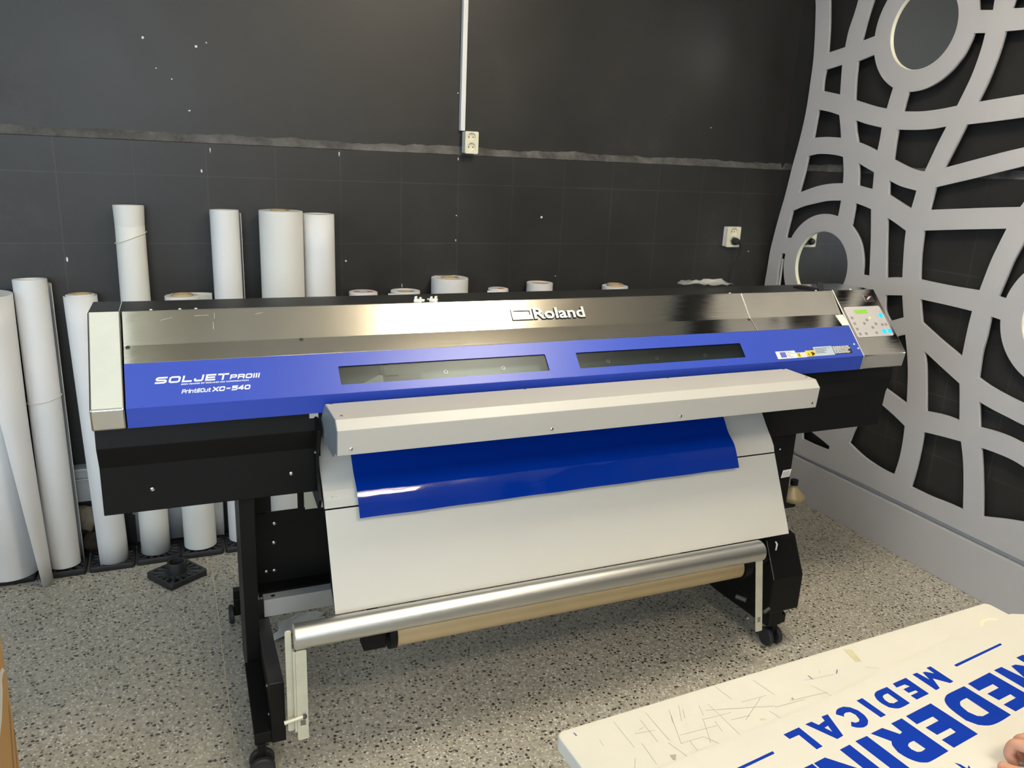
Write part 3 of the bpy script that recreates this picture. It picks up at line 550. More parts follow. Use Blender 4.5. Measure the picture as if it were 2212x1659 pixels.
for x, l in ((-.642, 'black grid roll stand under the widest leftmost paper roll'), (-.466, 'black grid roll stand under the second white roll from the left'), (-.290, 'black grid roll stand under the half-height roll with the flared top'), (-.118, 'black grid roll stand under the tall white roll behind the loose stand'), (.052, 'black grid roll stand under the short roll left of the printer leg'), (.226, 'black grid roll stand beside the printer leg, rightmost of the row')):
    pad(x, 3.352 - .009 + (.0 if x > -.2 else -.006), 0, l, G1)

# ================================================================ paper rolls
def roll(name, label, base, top, r, group, core=True, mat='paper', wrap=None, string=None, ry=None, bulge=None, label_end=None):
    base = Vector(base); top = Vector(top); L = (top - base).length
    t = thing(name, label, 'paper roll', base, group=group)
    rc = .039 if core else r * .55
    rc = min(rc, r - .009) if core else min(.042, r - .009)
    prof = [(0, rc + .001), (0, r - .001), (.001, r), (L - .0015, r), (L, r - .0015), (L - .001, r - .006), (L - .0005, rc + .003), (L - .012, rc + .001)]
    if bulge:
        body = [(L * k / 12, r * (1 + bulge(k / 12))) for k in range(1, 12)]
        prof = prof[:3] + body + prof[3:]
    obj('rolled_paper', rings(B(), base, top, prof, 48, True), mat, t, smooth=True)
    if core: obj('core_tube', rings(B(), base, top, [(.002, rc - .003), (.002, rc + .0005), (L + core, rc + .0005), (L + core, rc - .0035)], 40, True), 'paper_core', t, smooth=True)
    if wrap:
        for (T, Bo, ext0, ext1, th) in wrap:
            tp = smoothpts([Vector((a, b_, 0)) + top + Vector((0, 0, ext1)) for a, b_ in T], k=5); bp = smoothpts([Vector((a, b_, 0)) + base + Vector((0, 0, ext0(i / max(1, len(Bo) - 1)) if callable(ext0) else ext0)) for i, (a, b_) in enumerate(Bo)], k=5)
            rows = [[bp[i].lerp(tp[i], q / 10) for i in range(len(tp))] for q in range(11)]
            solid(obj('loose_wrap', grid(B(), rows), mat, t, smooth='all'), th, 0)
    for s_ in (string or []):
        f, tilt = s_; c = base.lerp(top, f); u, w, d = frame(top - base); rr_ = r * 1.02 + .0015
        pts = [c + Vector((math.cos(a) * rr_, math.sin(a) * rr_, math.cos(a) * tilt)) for a in [2 * PI * k / 40 for k in range(41)]]
        obj('tie_string', tube(B(), pts, .0016, 6), 'cream', t, smooth='all')
    return t
def arc(cx, cy, r, a0, a1, n=9): return [(cx + r * math.cos(math.radians(a0 + (a1 - a0) * i / (n - 1))), cy + r * math.sin(math.radians(a0 + (a1 - a0) * i / (n - 1)))) for i in range(n)]
GT = 'white rolls leaning on the black wall left of the printer'; GS = 'roll ends showing above the back edge of the printer'
roll('paper_roll', 'widest white roll at the far left, loose outer sheet trailing on the floor', (-.648, 3.33, .026), (-.628, 3.33, 1.118), .1, GT, core=0, mat='paper',
     wrap=[(arc(0, 0, .102, 100, -100, 9), [(-.02, .102), (.045, .092), (.088, .053), (.104, .005), (.122, -.03), (.146, -.068), (.150, -.10), (.138, -.128), (.121, -.142)], lambda f: -.024, 0, .0008)])
roll('paper_roll', 'white roll with a string at half height, second from the left', (-.462, 3.322, .026), (-.4745, 3.385, 1.162), .0565, GT, core=0,
     wrap=[(arc(.010, .004, .0575, 150, -8), arc(.012, .004, .0575, 150, -8), 0, -.02, .0008)], string=[(.60, .012)])
roll('paper_roll', 'half-height white roll with flared cardboard top left of the printer end cap', (-.286, 3.322, .026), (-.3155, 3.385, 1.102), .050, GT, core=.003,
     wrap=[(arc(0, 0, .0575, 60, -170), arc(-.002, -.006, .058, 60, -142), lambda f: -.018 * f, -.004, .0008)], string=[(.66, .0)], bulge=lambda t: (.10 * max(0, t - .55) / .45))
roll('paper_roll', 'tall narrow white roll with slanted string, leftmost of the four tall ones', (-.128, 3.338, .026), (-.124, 3.388, 1.435), .0545, GT, core=-.003,
     wrap=[(arc(0, 0, .0515, 90, -265, 14), arc(0, 0, .0565, 90, -265, 14), 0, -.006, .0006)], string=[(.915, .022)], mat='paper_warm', bulge=lambda t: -.08 * t)
roll('paper_roll', 'short wide white roll with protruding brown core behind the printer', (.047, 3.335, .026), (.042, 3.362, 1.092), .0645, GT, core=.006, mat='paper_warm',
     wrap=[([(-.04, .052), (.0, .0655), (.05, .062), (.09, .055), (.113, .045)], [(-.04, .052), (.0, .0655), (.04, .064), (.07, .062), (.10, .06)], 0, 0, .0008)])
roll('paper_roll', 'tall white roll with overlapping edge, second of the four tall ones', (.2175, 3.345, .026), (.2165, 3.385, 1.424), .0545, GT, core=-.002,
     wrap=[(arc(.0075, .004, .0555, 150, -20), arc(.0075, .004, .0555, 150, -20), 0, -.012, .0008)])
roll('paper_roll', 'widest tall white roll with torn cardboard on top, third of four', (.429, 3.355, .0), (.4295, 3.360, 1.426), .0855, GT, core=.002, mat='paper_warm')
roll('paper_roll', 'tall white roll with string near the printer top, rightmost tall one', (.585, 3.372, .0), (.5815, 3.378, 1.414), .0620, GT, core=-.003,
     wrap=[(arc(0, 0, .0632, 90, -318, 16), arc(0, 0, .0632, 90, -318, 16), 0, 0, .0009)], string=[(.70, .017)])
tag(obj('cardboard_scrap', plate_bm([[(.395, 3.345), (.44, 3.33), (.447, 3.345), (.462, 3.36), (.415, 3.385), (.39, 3.372)]], .003, (0, 0, 1.4285), (1, 0, 0), (0, 1, 0)), 'paper_core'), 'torn brown cardboard scrap on top of the widest tall roll', 'cardboard')
sm = [  # x, r, top z, label, core, tail
    (.766, .0605, 1.087, 'nearly hidden roll end with red and white label, first right of tall rolls', 0),
    (.953, .0645, 1.088, 'nearly hidden white roll end with loose tail on its left', 0),
    (1.158, .083, 1.142, 'thick white roll with brown core standing higher than its neighbours', .003),
    (1.395, .047, 1.088, 'small white roll end with red print right of the thick roll', 0),
    (1.6055, .062, 1.1115, 'white roll end with grey hollow core above the printer logo', 0),
    (2.016, .064, 1.088, 'white roll end with raised brown core, nearest the plugged socket', .010)]
for i, (x, r, z, lab, cr) in enumerate(sm):
    w = None
    if i == 1: w = [([(-.085, -.03), (-.06, -.052), (-.02, -.066), (.02, -.065)], [(-.085, -.03), (-.06, -.052), (-.02, -.066), (.02, -.065)], 0, -.006, .001)]
    if i == 3: w = [([(-.062, -.02), (-.045, -.035), (-.015, -.048), (.02, -.046)], [(-.062, -.02), (-.045, -.035), (-.015, -.048), (.02, -.046)], 0, -.006, .001)]
    t = roll('paper_roll', lab, (x - .002, 3.375, 0), (x, 3.38, z), r, GS, core=cr if cr else -.004, mat='paper', wrap=w)
    if i in (0, 3):
        dsk = obj('end_label', rings(B(), (x, 3.38, z - .003), (x, 3.38, 2), [(0, 0), (0, r - .006), (.0045, r - .007), (.0045, 0)], 32), 'label_white', t)
        for dx, dy, a, b_ in (((-.028, -.003, .012, .012), (.026, -.012, .012, .014)) if i == 0 else ((.006, -.012, .013, .01),)):
            obj('red_mark', box(B(), x + dx - a, x + dx + a, 3.38 + dy - b_, 3.38 + dy + b_, z + .0015, z + .0022), 'red', dsk)
tag(solid(obj('backing_sheet', grid(B(), [[(x, 3.425 - .012 * math.sin((x + .2) * 9) , z) for x in [-.2 + .0185 * i for i in range(20)]] for z in (.03, .24)]), 'pale_blue', smooth='all'), .002), 'pale grey sheet standing on edge behind the rolls, seen below the printer body', 'sheet')

# ================================================================ the printer
PR = thing('wide_format_printer', 'long wide-format printer, steel and blue cover, black body on a wheeled stand', 'printer', (1.15, 2.25, 0))
X0, X1 = -.12, 2.2875
UX = Vector((1, 0, 0)); dB = Vector((0, .0875, .0925)).normalized(); PB = Vector((0, 2.0612, 1.036)); nB = UX.cross(dB)
dS = Vector((0, .0636, .0758)).normalized(); PS = Vector((0, 2.192, 1.1634)); nS = UX.cross(dS)
# chassis: black body behind the covers
ch = prism(B(), [(2.100, .978), (2.094, .925), (2.128, .862), (2.128, .731), (2.42, .731), (2.44, 1.0), (2.44, 1.19), (2.30, 1.19), (2.19, 1.08), (2.14, .985)], -.196, .358)
prism(ch, [(2.105, .978), (2.100, .925), (2.118, .87), (2.128, .733), (2.42, .733), (2.44, 1.0), (2.44, 1.19), (2.30, 1.19), (2.19, 1.08), (2.14, .985)], 1.93, 2.497)
prism(ch, [(2.16, .975), (2.20, .83), (2.42, .83), (2.44, 1.0), (2.44, 1.19), (2.30, 1.19), (2.22, 1.08), (2.16, .985)], .358, 1.93)
body = obj('body', ch, 'black', PR, bev=.002)
for p in ((-.078, .7915), (.276, .7935)): screw(PR, (p[0], 2.128, p[1]), (0, -1, 0), .0055)
# rear top cover
bm = prism(B(), [(2.2575, 1.2385), (2.4345, 1.2355), (2.4345, 1.19), (2.2575, 1.19)], -.196, 2.497)
obj('top_cover', bm, 'black_top', PR, bev=.002)
bm = plate_bm([[(.645, .003), (.80, .003), (.80, .012), (.645, .012)]], .0006, (0, 2.2585, 1.2388), (1, 0, 0), (0, 1, -.017)); obj('top_label', bm, 'black', PR)
bm = B(); bmesh.ops.create_uvsphere(bm, u_segments=24, v_segments=12, radius=1)
for v in bm.verts: v.co = Vector((2.235 + v.co.x * .045, 2.33 + v.co.y * .06, 1.2355 + max(v.co.z, -.2) * .010))
obj('hose_cover', bm, 'black', PR, smooth='all')
bm = B(); prism(bm, [(2.262, 1.238), (2.268, 1.238), (2.285, 1.268), (2.279, 1.270)], 2.232, 2.258); obj('latch_tab', bm, 'black_top', PR, bev=.002)
# steel covers (two lengths) with a fold
def steel(x0, x1):
    return prism(B(), [(2.258, 1.2412), (2.2556, 1.2397), (2.192, 1.1634), (2.1470, 1.1275), (2.1485, 1.1255), (2.1935, 1.1612), (2.2585, 1.2365)], x0, x1)
c1 = obj('upper_cover', steel(X0 + .001, 1.8625), 'steel', PR, bev=.0008)
c2 = obj('upper_cover', steel(1.8648, X1 - .001), 'steel', PR, bev=.0008)
obj('cover_joint', prism(B(), [(2.2565, 1.2407), (2.192, 1.1637), (2.190, 1.161), (2.2565, 1.236)], 1.8620, 1.8654), 'badge', PR)
for x in (-.109, .323, 1.855, 2.264):
    screw(c1 if x < 1.9 else c2, PS + UX * x - Vector((0, .0035, .0045)), (0, -.6, .8), .0058, 'black_ink', 'rubber_stop', .003)
for x in (-.05, .02, .06, 1.82, 2.215): screw(PR, (x, 2.2625, 1.2405), (0, 0, 1), .0038, 'white')
# scratches on the steel
SCR = plain('pale_scratch', (.62, .60, .56), .5)
for (a, b_, c, d) in ((.105, .088, .104, .070), (.100, .060, .099, .038), (.055, .08, .09, .082), (-.03, .07, .0, .078), (.5, .07, .515, .085), (.21, .08, .23, .084)):
    sc = B(); n_ = Vector((c - a, d - b_)).normalized(); w = Vector((-n_.y, n_.x)) * .00035
    sc.faces.new([sc.verts.new(PS + UX * q[0] + dS * q[1] + nS * .0006) for q in ((a + w.x, b_ + w.y), (c + w.x, d + w.y), (c - w.x, d - w.y), (a - w.x, b_ - w.y))])
    obj('scratch', sc, SCR, c1)
# logo on the steel
lg = B(); k = .070
def lpar(u0, u1, v0, v1, sl=.0): return [(u0 , v0), (u1, v0), (u1, v1), (u0, v1)]
bm = plate_bm([lpar(.9645, 1.0335, .0375, .0655), lpar(.9705, 1.0275, .0440, .0600)], .004, PS, UX, dS)
join(bm, plate_bm([lpar(.9645, 1.0335, .0285, .0355)], .005, PS, UX, dS))
obj('logo_mark', bm, 'badge', c1, bev=.0004, seg=1)
obj('logo_lettering', text_bm('Roland', PS + nS * .0012, UX, dS, 1.0385, 1.2165, .0285, .0665, .004, 0, .016), 'badge', c1)
obj('logo_shade_outline', text_bm('Roland', PS, UX, dS, 1.0372, 1.2178, .0262, .0662, .0016, 0, .045), 'black', c1)  # dark outlines put in for the shadow gap round letters and mark
obj('logo_shade_outline', plate_bm([[(.9632, .0268), (1.0348, .0268), (1.0348, .0662), (.9632, .0662)], [(.9722, .0452), (1.0262, .0452), (1.0262, .0588), (.9722, .0588)]], .0012, PS, UX, dS), 'black', c1)
# blue front cover
w1 = rrect(.4088, 1.0365, .0258, .0832, .004); w2 = rrect(1.1405, 1.7715, .0262, .0818, .004)
bm = plate_bm([[(X0 + .001, -.0005), (X1 - .001, -.0005), (X1 - .001, .1275), (X0 + .001, .1275)], w1, w2], .003, PB - nB * .003, UX, dB)
join(bm, prism(B(), [(2.0612, 1.0362), (2.0698, .9828), (2.090, .9822), (2.090, .9845), (2.0722, .9848), (2.0642, 1.0362)], X0 + .001, X1 - .001))
FC = obj('front_cover', bm, 'blue', PR)
for q, wr in enumerate((rrect(.400, 1.045, .018, .091, .004), rrect(1.132, 1.780, .018, .090, .004))):
    obj('window_pane', plate_bm([wr], .002, PB - nB * .0055, UX, dB), 'pane', FC)
# inside seen through the panes
bm = B()
for (v0, v1, dp) in ((.0, .030, .060), (.030, .078, .045), (.078, .115, .070)):
    join(bm, plate_bm([[(X0 + .02, v0), (X1 - .02, v0), (X1 - .02, v1), (X0 + .02, v1)]], .01, PB - nB * dp, UX, dB))
rail = obj('carriage_rail', bm, 'rail', PR)
for x in (.723, .904, 1.2657, 1.4488, 1.64): obj('rail_bolt', rings(B(), PB + UX * x + dB * .062 - nB * .0352, PB + UX * x + dB * .062 + nB, [(0, .0042), (0, .0062), (.003, .0062), (.003, .0042)], 16, True), 'alu', rail)
for x in [.52 + .052 * i for i in range(24)]: screw(rail, PB + UX * x + dB * .030 - nB * .036, nB, .0035, 'black_ink', 'rail_screw')
cg = thing_c = obj('print_carriage', box(B(), 0, .001, 0, .001, 0, .001), 'dark_grey', PR); cg.data.clear_geometry()
bm = plate_bm([[(.53, .02), (.64, .02), (.64, .10), (.53, .10)]], .02, PB - nB * .034, UX, dB); join(bm, plate_bm([[(.535, .05), (.575, .05), (.575, .1), (.535, .1)]], .008, PB - nB * .016, UX, dB))
bmesh.ops.recalc_face_normals(bm, faces=bm.faces); bm.to_mesh(cg.data); bm.free()
obj('carriage_lever', plate_bm([[(.465, .030), (.47, .022), (.53, .030), (.535, .052), (.522, .056)]], .006, PB - nB * .02, UX, dB), 'grey', cg)
# lettering on the blue cover
T0 = PB + nB * .00005
NW = {'I': .02, 'i': .02, 'r': .7, 't': .7, 'J': .8, 'L': .85, 'E': .9}
for (tx, u0, u1, v0, v1, w, gp) in (('SOLJET', -.052, .127, .0635, .0822, .0045, .42), ('PROIII', .1262, .2035, .0640, .0775, .0033, .45), ('Print&Cut', .0085, .0800, .0315, .0430, .0021, .45), ('XC-540', .0812, .1765, .0313, .0446, .0032, .42)):
    obj('cover_lettering', stroke_text(tx, T0, UX, dB, u0, u1, v0, v1, w, .28, NW, gp), 'lettering', FC)
obj('cover_lettering', text_bm('SIGN MAKER BY ROLAND DG CORPORATION', T0, UX, dB, .0085, .1735, .0560, .0598, .0004, .2, .03), 'lettering', FC)
# stickers
def stick(name, u0, u1, v0, v1, mat, h=.0005):
    return obj(name, plate_bm([rrect(u0, u1, v0, v1, .0015, 3)], h, T0, UX, dB), mat, FC)
s = stick('energy_sticker', 1.9015, 1.9865, .0098, .0392, 'label_white')
obj('sticker_square', plate_bm([[(1.918, .0145), (1.943, .0145), (1.943, .0355), (1.918, .0355)]], .0003, T0 + nB * .0005, UX, dB), 'label_blue', s)
for i, (tx) in enumerate(('Roland', 'Intelligent', 'Pass', 'Control')):
    v = .0325 - i * .0058; obj('sticker_text', text_bm(tx, T0 + nB * .0005, UX, dB, 1.9475, 1.9475 + .0045 * len(tx) * .75, v, v + .0036, .0002), 'black_ink', s)
s = stick('hazard_sticker', 1.9868, 2.0305, .0102, .0300, 'label_white')
obj('orange_square', plate_bm([[(1.989, .0115), (2.007, .0115), (2.007, .0285), (1.989, .0285)]], .0003, T0 + nB * .0005, UX, dB), 'yellow', s)
bm = plate_bm([[(1.993, .014), (1.9955, .014), (2.0035, .0262), (2.001, .0262)]], .0003, T0 + nB * .0008, UX, dB); join(bm, plate_bm([[(2.001, .014), (2.0035, .014), (1.9955, .0262), (1.993, .0262)]], .0003, T0 + nB * .0009, UX, dB)); obj('cross_mark', bm, 'black_ink', s)
bm = plate_bm([circ(2.0185, .020, .007, 24), circ(2.0185, .020, .0058, 24)], .0003, T0 + nB * .0005, UX, dB); obj('prohibition_mark', bm, 'red', s)
s = stick('yellow_warning_sticker', 2.0312, 2.0738, .0118, .0355, 'yellow')
obj('hand_symbol', plate_bm([[(2.053, .015), (2.058, .0215), (2.052, .025), (2.056, .0295), (2.060, .026), (2.063, .0315), (2.066, .025), (2.072, .024), (2.068, .020), (2.069, .0145), (2.063, .0185), (2.059, .0125)]], .0003, T0 + nB * .0005, UX, dB), 'black_ink', s)
obj('warning_triangle', plate_bm([[(2.036, .017), (2.048, .017), (2.042, .027)], [(2.0385, .0184), (2.0455, .0184), (2.042, .0243)]], .0003, T0 + nB * .0005, UX, dB), 'black_ink', s)
s = stick('silver_sticker', 2.0728, 2.1592, .0115, .0478, 'label_silver')
bm = B()
for i in range(5): join(bm, plate_bm([[(2.078, .041 - .0045 * i), (2.078 + (.07, .05, .055, .04, .045)[i], .041 - .0045 * i), (2.078 + (.07, .05, .055, .04, .045)[i], .0422 - .0045 * i), (2.078, .0422 - .0045 * i)]], .0003, T0 + nB * .0005, UX, dB))
obj('fine_print', bm, 'black_ink', s)
s = stick('black_patent_sticker', 2.1595, 2.243, .0138, .0460, 'black_ink')
bm = B(); rn = random.Random(7)
for i in range(9):
    u = 2.1615; v = .0432 - i * .0033
    while u < 2.238 - i * .002:
        l = rn.uniform(.004, .014); join(bm, plate_bm([[(u, v), (min(u + l, 2.241), v), (min(u + l, 2.241), v + .0017), (u, v + .0017)]], .0003, T0 + nB * .0005, UX, dB)); u += l + rn.uniform(.0008, .003)
obj('fine_print', bm, 'lettering', s)
for p in ((2.2683, .0489), (2.2784, .0308)): screw(FC, PB + UX * p[0] + dB * p[1], nB, .0035, 'lettering')
# end caps
def cap(x0, x1, chl, chr_):
    pr = [(2.2575, 1.2412), (2.2556, 1.2405), (2.0600, 1.0362), (2.0690, .9812), (2.12, .9812), (2.44, 1.0), (2.44, 1.236)]
    bm = prism(B(), pr, x0, x1)
    return bm
lc = obj('left_end_cap', cap(-.1985, -.1215, 1, 0), 'steel', PR, bev=.008, seg=4)
rc = obj('control_cap', cap(2.2890, 2.4985, 0, 1), 'steel', PR, bev=.004, seg=3)
obj('edge_trim', plate_bm([[(2.2872, -.002), (2.2892, -.002), (2.2892, .284), (2.2872, .284)]], .0035, PB - nB * .0015, UX, dB), 'white', PR)
screw(rc, (2.385, 2.262, 1.2415), (0, 0, 1), .0045, 'white')
# keypad
dC = (Vector((0, 2.2556, 1.2405)) - Vector((0, 2.0600, 1.0362))).normalized(); PC = Vector((0, 2.0600, 1.0362)); nC = UX.cross(dC)
def cp(name, loops, mat, par, h, off=0): return obj(name, plate_bm(loops, h, PC + nC * off, UX, dC), mat, par)
kp = obj('keypad', plate_bm([rrect(2.3015, 2.4805, .0755, .2075, .008)], .0015, PC, UX, dC), 'keypad', rc)
cp('display', [rrect(2.344, 2.4055, .1755, .1925, .001)], 'lcd', kp, .0008, .0015)
for (u, v) in ((2.4625, .1635), (2.4405, .0950), (2.4690, .0950)): obj('lit_button', rings(B(), PC + UX * u + dC * v + nC * .0015, PC + UX * u + dC * v + nC, [(0, 0), (0, .0098), (.0022, .0088), (.003, 0)], 24), 'key_blue', kp, smooth=True)
obj('status_light', rings(B(), PC + UX * 2.4045 + dC * .157 + nC * .0015, PC + UX * 2.4045 + dC * .157 + nC, [(0, 0), (0, .0042), (.0015, 0)], 14), 'led', kp)
for (u, v) in ((2.316, .160), (2.316, .135), (2.316, .112), (2.318, .090), (2.348, .0905), (2.40, .0915), (2.383, .148), (2.363, .134), (2.418, .130), (2.394, .115), (2.448, .125), (2.466, .125)):
    cp('key_print', [rrect(u - .005, u + .007, v - .0065, v + .0045, .001, 2), ], 'keygrey', kp, .0004, .0015)
bm = plate_bm([rrect(2.4275, 2.4725, .2290, .2565, .001)], .0008, PC, UX, dC); bd = obj('maker_badge', bm, 'chrome', rc)
cp('badge_field', [[(2.430, .231), (2.470, .231), (2.470, .2545), (2.430, .2545)]], 'black_ink', bd, .0006, .0008)
cp('badge_stroke', [[(2.434, .238), (2.438, .235), (2.452, .243), (2.464, .251), (2.450, .250)]], plain('badge_pink', (.75, .45, .42), .3), bd, .0005, .0014)
# paper wad at the end of the blue cover
obj('cable_sleeve', prism(B(), [(2.150, 1.130), (2.185, 1.162), (2.196, 1.162), (2.165, 1.13)], 2.255, 2.287), 'paper_warm', PR)

# heated apron
aprof = [(2.200, .895), (2.160, .865), (2.124, .832), (2.092, .793), (2.060, .757), (2.043, .735), (2.0362, .7148)]
def shell(bm, front, th, x0, x1):
    back = []
    for i, p in enumerate(front):
        a = Vector(front[max(0, i - 1)]); c = Vector(front[min(len(front) - 1, i + 1)]); d = (c - a).normalized(); n_ = Vector((-d.y, d.x)); 
        if n_.x < 0: n_ = -n_
        back.append((p[0] + n_.x * th, p[1] + n_.y * th))
    return prism(bm, list(front) + back[::-1], x0, x1)
XA0, XA1 = .3505, 1.912
obj('upper_apron', shell(B(), [tuple(v) for v in smoothpts([Vector(p) for p in aprof[:5]] , k=3)] + aprof[5:], .012, XA0, XA1), 'apron', PR)
obj('lower_apron', shell(B(), [(2.0340, .7115), (1.9115, .4595), (1.918, .4560)], .003, XA0, XA1), 'apron', PR, bev=.001)
bm = prism(B(), [(2.0385, .708), (1.9175, .462), (1.925, .456), (1.98, .50), (2.06, .66), (2.06, .705)], XA0 + .002, XA1 - .002); prism(bm, [(2.21, .89), (2.172, .86), (2.136, .827), (2.07, .75), (2.0485, .715), (2.07, .70), (2.15, .78), (2.22, .86)], XA0 + .002, XA1 - .002)
obj('apron_frame', bm, 'black', PR)
for p in ((.372, .7425), (.383, .7405), (1.898, .742)): screw(PR, (p[0], 2.049, p[1]), (0, -1, .8), .003, 'zinc')
# side plates of the apron / dryer arms
for xs in (.338, 1.914):
    bm = prism(B(), [(2.05, .94), (2.11, .97), (2.20, .97), (2.20, .72), (2.075, .70), (2.052, .735), (2.085, .80), (2.085, .86)], xs, xs + .008)
    a = obj('dryer_arm', bm, 'black', PR)
    screw(a, (xs - .001 if xs < 1 else xs + .009, 2.10, .86), (-1 if xs < 1 else 1, 0, 0), .006)
obj('arm_plate', box(B(), .325, .349, 2.098, 2.102, .925, .985), 'zinc', PR)
# dryer bar
bp = [(2.0385, 1.0165), (1.9003, 1.0165), (1.8772, .9942), (1.8825, .9258), (1.8950, .9258), (1.8900, .9900), (1.9060, 1.0120), (2.0385, 1.0120)]
bar = obj('dryer_bar', prism(B(), bp, .3585, 1.9155), 'grey', PR, bev=.0012)
ep = [(2.0385, 1.0155), (1.9010, 1.0155), (1.8785, .9935), (1.8838, .9262), (1.905, .9262), (1.935, .905), (2.13, .905), (2.139, .912), (2.075, .983)]
for xs in (.3566, 1.9145): obj('bar_end_plate', prism(B(), ep, xs, xs + .0025), plain('bar_end_grey', (.19, .21, .22), .4), bar)
for (x, y) in ((.372, 2.030), (.378, 1.925), (.935, 2.030), (1.43, 2.030), (1.896, 2.030), (1.898, 1.925)): screw(bar, (x, y, 1.0165), (0, 0, 1), .0042)
for (x, z) in ((.392, .942), (.955, .942), (1.385, .942), (1.895, .942)): screw(bar, (x, 1.8810, z), (0, -1, 0), .0048)
obj('bar_underside', prism(B(), [(1.896, .93), (2.10, .915), (2.10, .93), (1.9, .945)], .37, 1.905), 'black', PR)

# stand: feet, columns, rear sheet, beam
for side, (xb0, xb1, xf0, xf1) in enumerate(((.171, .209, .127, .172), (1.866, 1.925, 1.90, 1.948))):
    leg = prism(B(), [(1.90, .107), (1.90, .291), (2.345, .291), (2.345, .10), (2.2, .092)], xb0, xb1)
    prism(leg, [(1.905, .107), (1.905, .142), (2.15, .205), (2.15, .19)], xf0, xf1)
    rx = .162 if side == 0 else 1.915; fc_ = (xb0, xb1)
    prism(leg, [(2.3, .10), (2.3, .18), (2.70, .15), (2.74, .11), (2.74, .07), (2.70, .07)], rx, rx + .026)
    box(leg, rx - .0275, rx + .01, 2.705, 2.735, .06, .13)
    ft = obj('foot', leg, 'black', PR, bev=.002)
    obj('foot_top_sheen', box(B(), fc_[0] + .0005, fc_[1] - .0005, 1.9015, 2.228, .2905, .2925), plain('black_paint_sheen', (.035, .033, .036), .35), ft, bev=.0006, seg=1)  # light reflected by the black foot paint, put in as a lighter plate
    if side == 0:
        col = obj('column', prism(B(), [(.135, .118), (.170, .118), (.174, .35), (.178, .735), (.135, .735)], 2.155, 2.345, 'y'), 'black', PR, bev=.002)
        for p in ((1.965, .245), (1.955, .160)): screw(ft, (.1705, p[0], p[1]), (-1, 0, 0), .005)
    else: col = obj('column', box(B(), 1.95, 2.118, 2.155, 2.33, .10, .735), 'black', PR, bev=.002)
    xcst = .145 if side == 0 else 1.930
    for yc in ((1.918 if side == 0 else 1.945), 2.715):
        cs = obj('caster', prism(B(), [(yc - .018, .11 if yc < 2 else .10), (yc + .018, .11 if yc < 2 else .10), (yc + .012, .03), (yc - .012, .03)], xcst - .011, xcst + .011), 'black', PR, bev=.003)
        ax = Vector((-.06, -1, 0)).normalized() if (side == 0 and yc < 2) else Vector((1, 0, 0))
        for sg in (-1, 1):
            cc_ = Vector((xcst, yc, .034)) + ax * sg * .012
            rings_ = rings(B(), cc_, cc_ + ax * sg, [(0, 0), (0, .030), (.003, .034), (.013, .034), (.017, .030), (.016, .022), (.0175, .018), (.016, 0)], 36)
            obj('caster_wheel', rings_, 'rubber', cs, smooth=True)
bm = box(B(), .176, 2.10, 2.33, 2.334, .352, .592); box(bm, .186, 1.90, 2.274, 2.334, .338, .3545); box(bm, .176, .226, 2.33, 2.334, .59, .735); box(bm, .318, .336, 2.32, 2.334, .59, .735)
sh = obj('rear_sheet', bm, 'black', PR)
for (x, z) in ((.2420, .488), (.2400, .392), (.2100 + .006, .392), (.246, .552)): screw(sh, (x, 2.33, z), (0, -1, 0), .0055, 'alu')
bm = box(B(), .336, .40, 2.30, 2.304, .60, .70); obj('cable_bracket', bm, 'zinc', PR)
bb = obj('cross_beam', box(B(), .196, 1.90, 2.232, 2.272, .2925, .350), 'grey_beam', PR, bev=.002)
obj('beam_hole', cyl(B(), (.225, 2.252, .3495), (.225, 2.252, .3508), .0065), 'black_ink', bb)
screw(PR, (2.01, 2.155, .665), (0, -1, 0), .004); screw(PR, (2.05, 2.155, .667), (0, -1, 0), .004)

# tension roller with hangers
RY, RZ, RR = 1.862, .4475, .0335
tr_ = obj('tension_roller', rings(B(), (.234, RY, RZ), (2, RY, RZ), [(0, RR * .6), (0, RR - .001), (.001, RR), (1.511, RR), (1.512, RR - .001), (1.512, RR * .6)], 48), 'alu', PR, smooth=True)
bm = B()
for x in (.2335, 1.7462): rings(bm, (x, RY, RZ), (x + (.006 if x < 1 else -.006), RY, RZ), [(0, 0), (0, RR * .97), (.004, RR * .97), (.004, 0)], 40)
obj('roller_end', bm, 'zinc', tr_, smooth=True)
def hanger(x, mir):
    bm = B(); 
    for q, (a, b_, y0, z0, z1) in enumerate(((.0, .0165, 1.868, .160, .466), (.0225, .0515, 1.850, .139, .413))):
        xs0, xs1 = (x + a, x + b_) if not mir else (x - b_, x - a)
        lo = rrect(xs0, xs1, z0, z1, .005, 3); loops = [lo]
        if q == 1: loops.append([(xs0 + .008, .182), (xs1 - .007, .182), (xs1 - .007, .200), (xs0 + .008, .200)])
        join(bm, plate_bm(loops, .0025, (0, y0, 0), (1, 0, 0), (0, 0, 1)))
    xs = x + .0165 if not mir else x - .0225
    box(bm, xs, xs + .006, 1.850, 1.868, .165, .41)
    h = obj('roller_hanger', bm, 'zinc', PR, bev=.0006, seg=1)
    s_ = -1 if not mir else 1
    obj('pivot_pin', cyl(B(), (x + s_ * .012, 1.842, .208), (x - s_ * .038, 1.842, .215), .0055, .0055), 'zinc', h, smooth=True)
    obj('pin_ball', rings(B(), (x - s_ * .036, 1.842, .2145), (x - s_ * .05, 1.842, .2145), [(0, 0), (0, .006), (.006, .007), (.010, .004), (.011, 0)], 16), 'dark_grey', h, smooth=True)
    return h
hanger(.211, False)
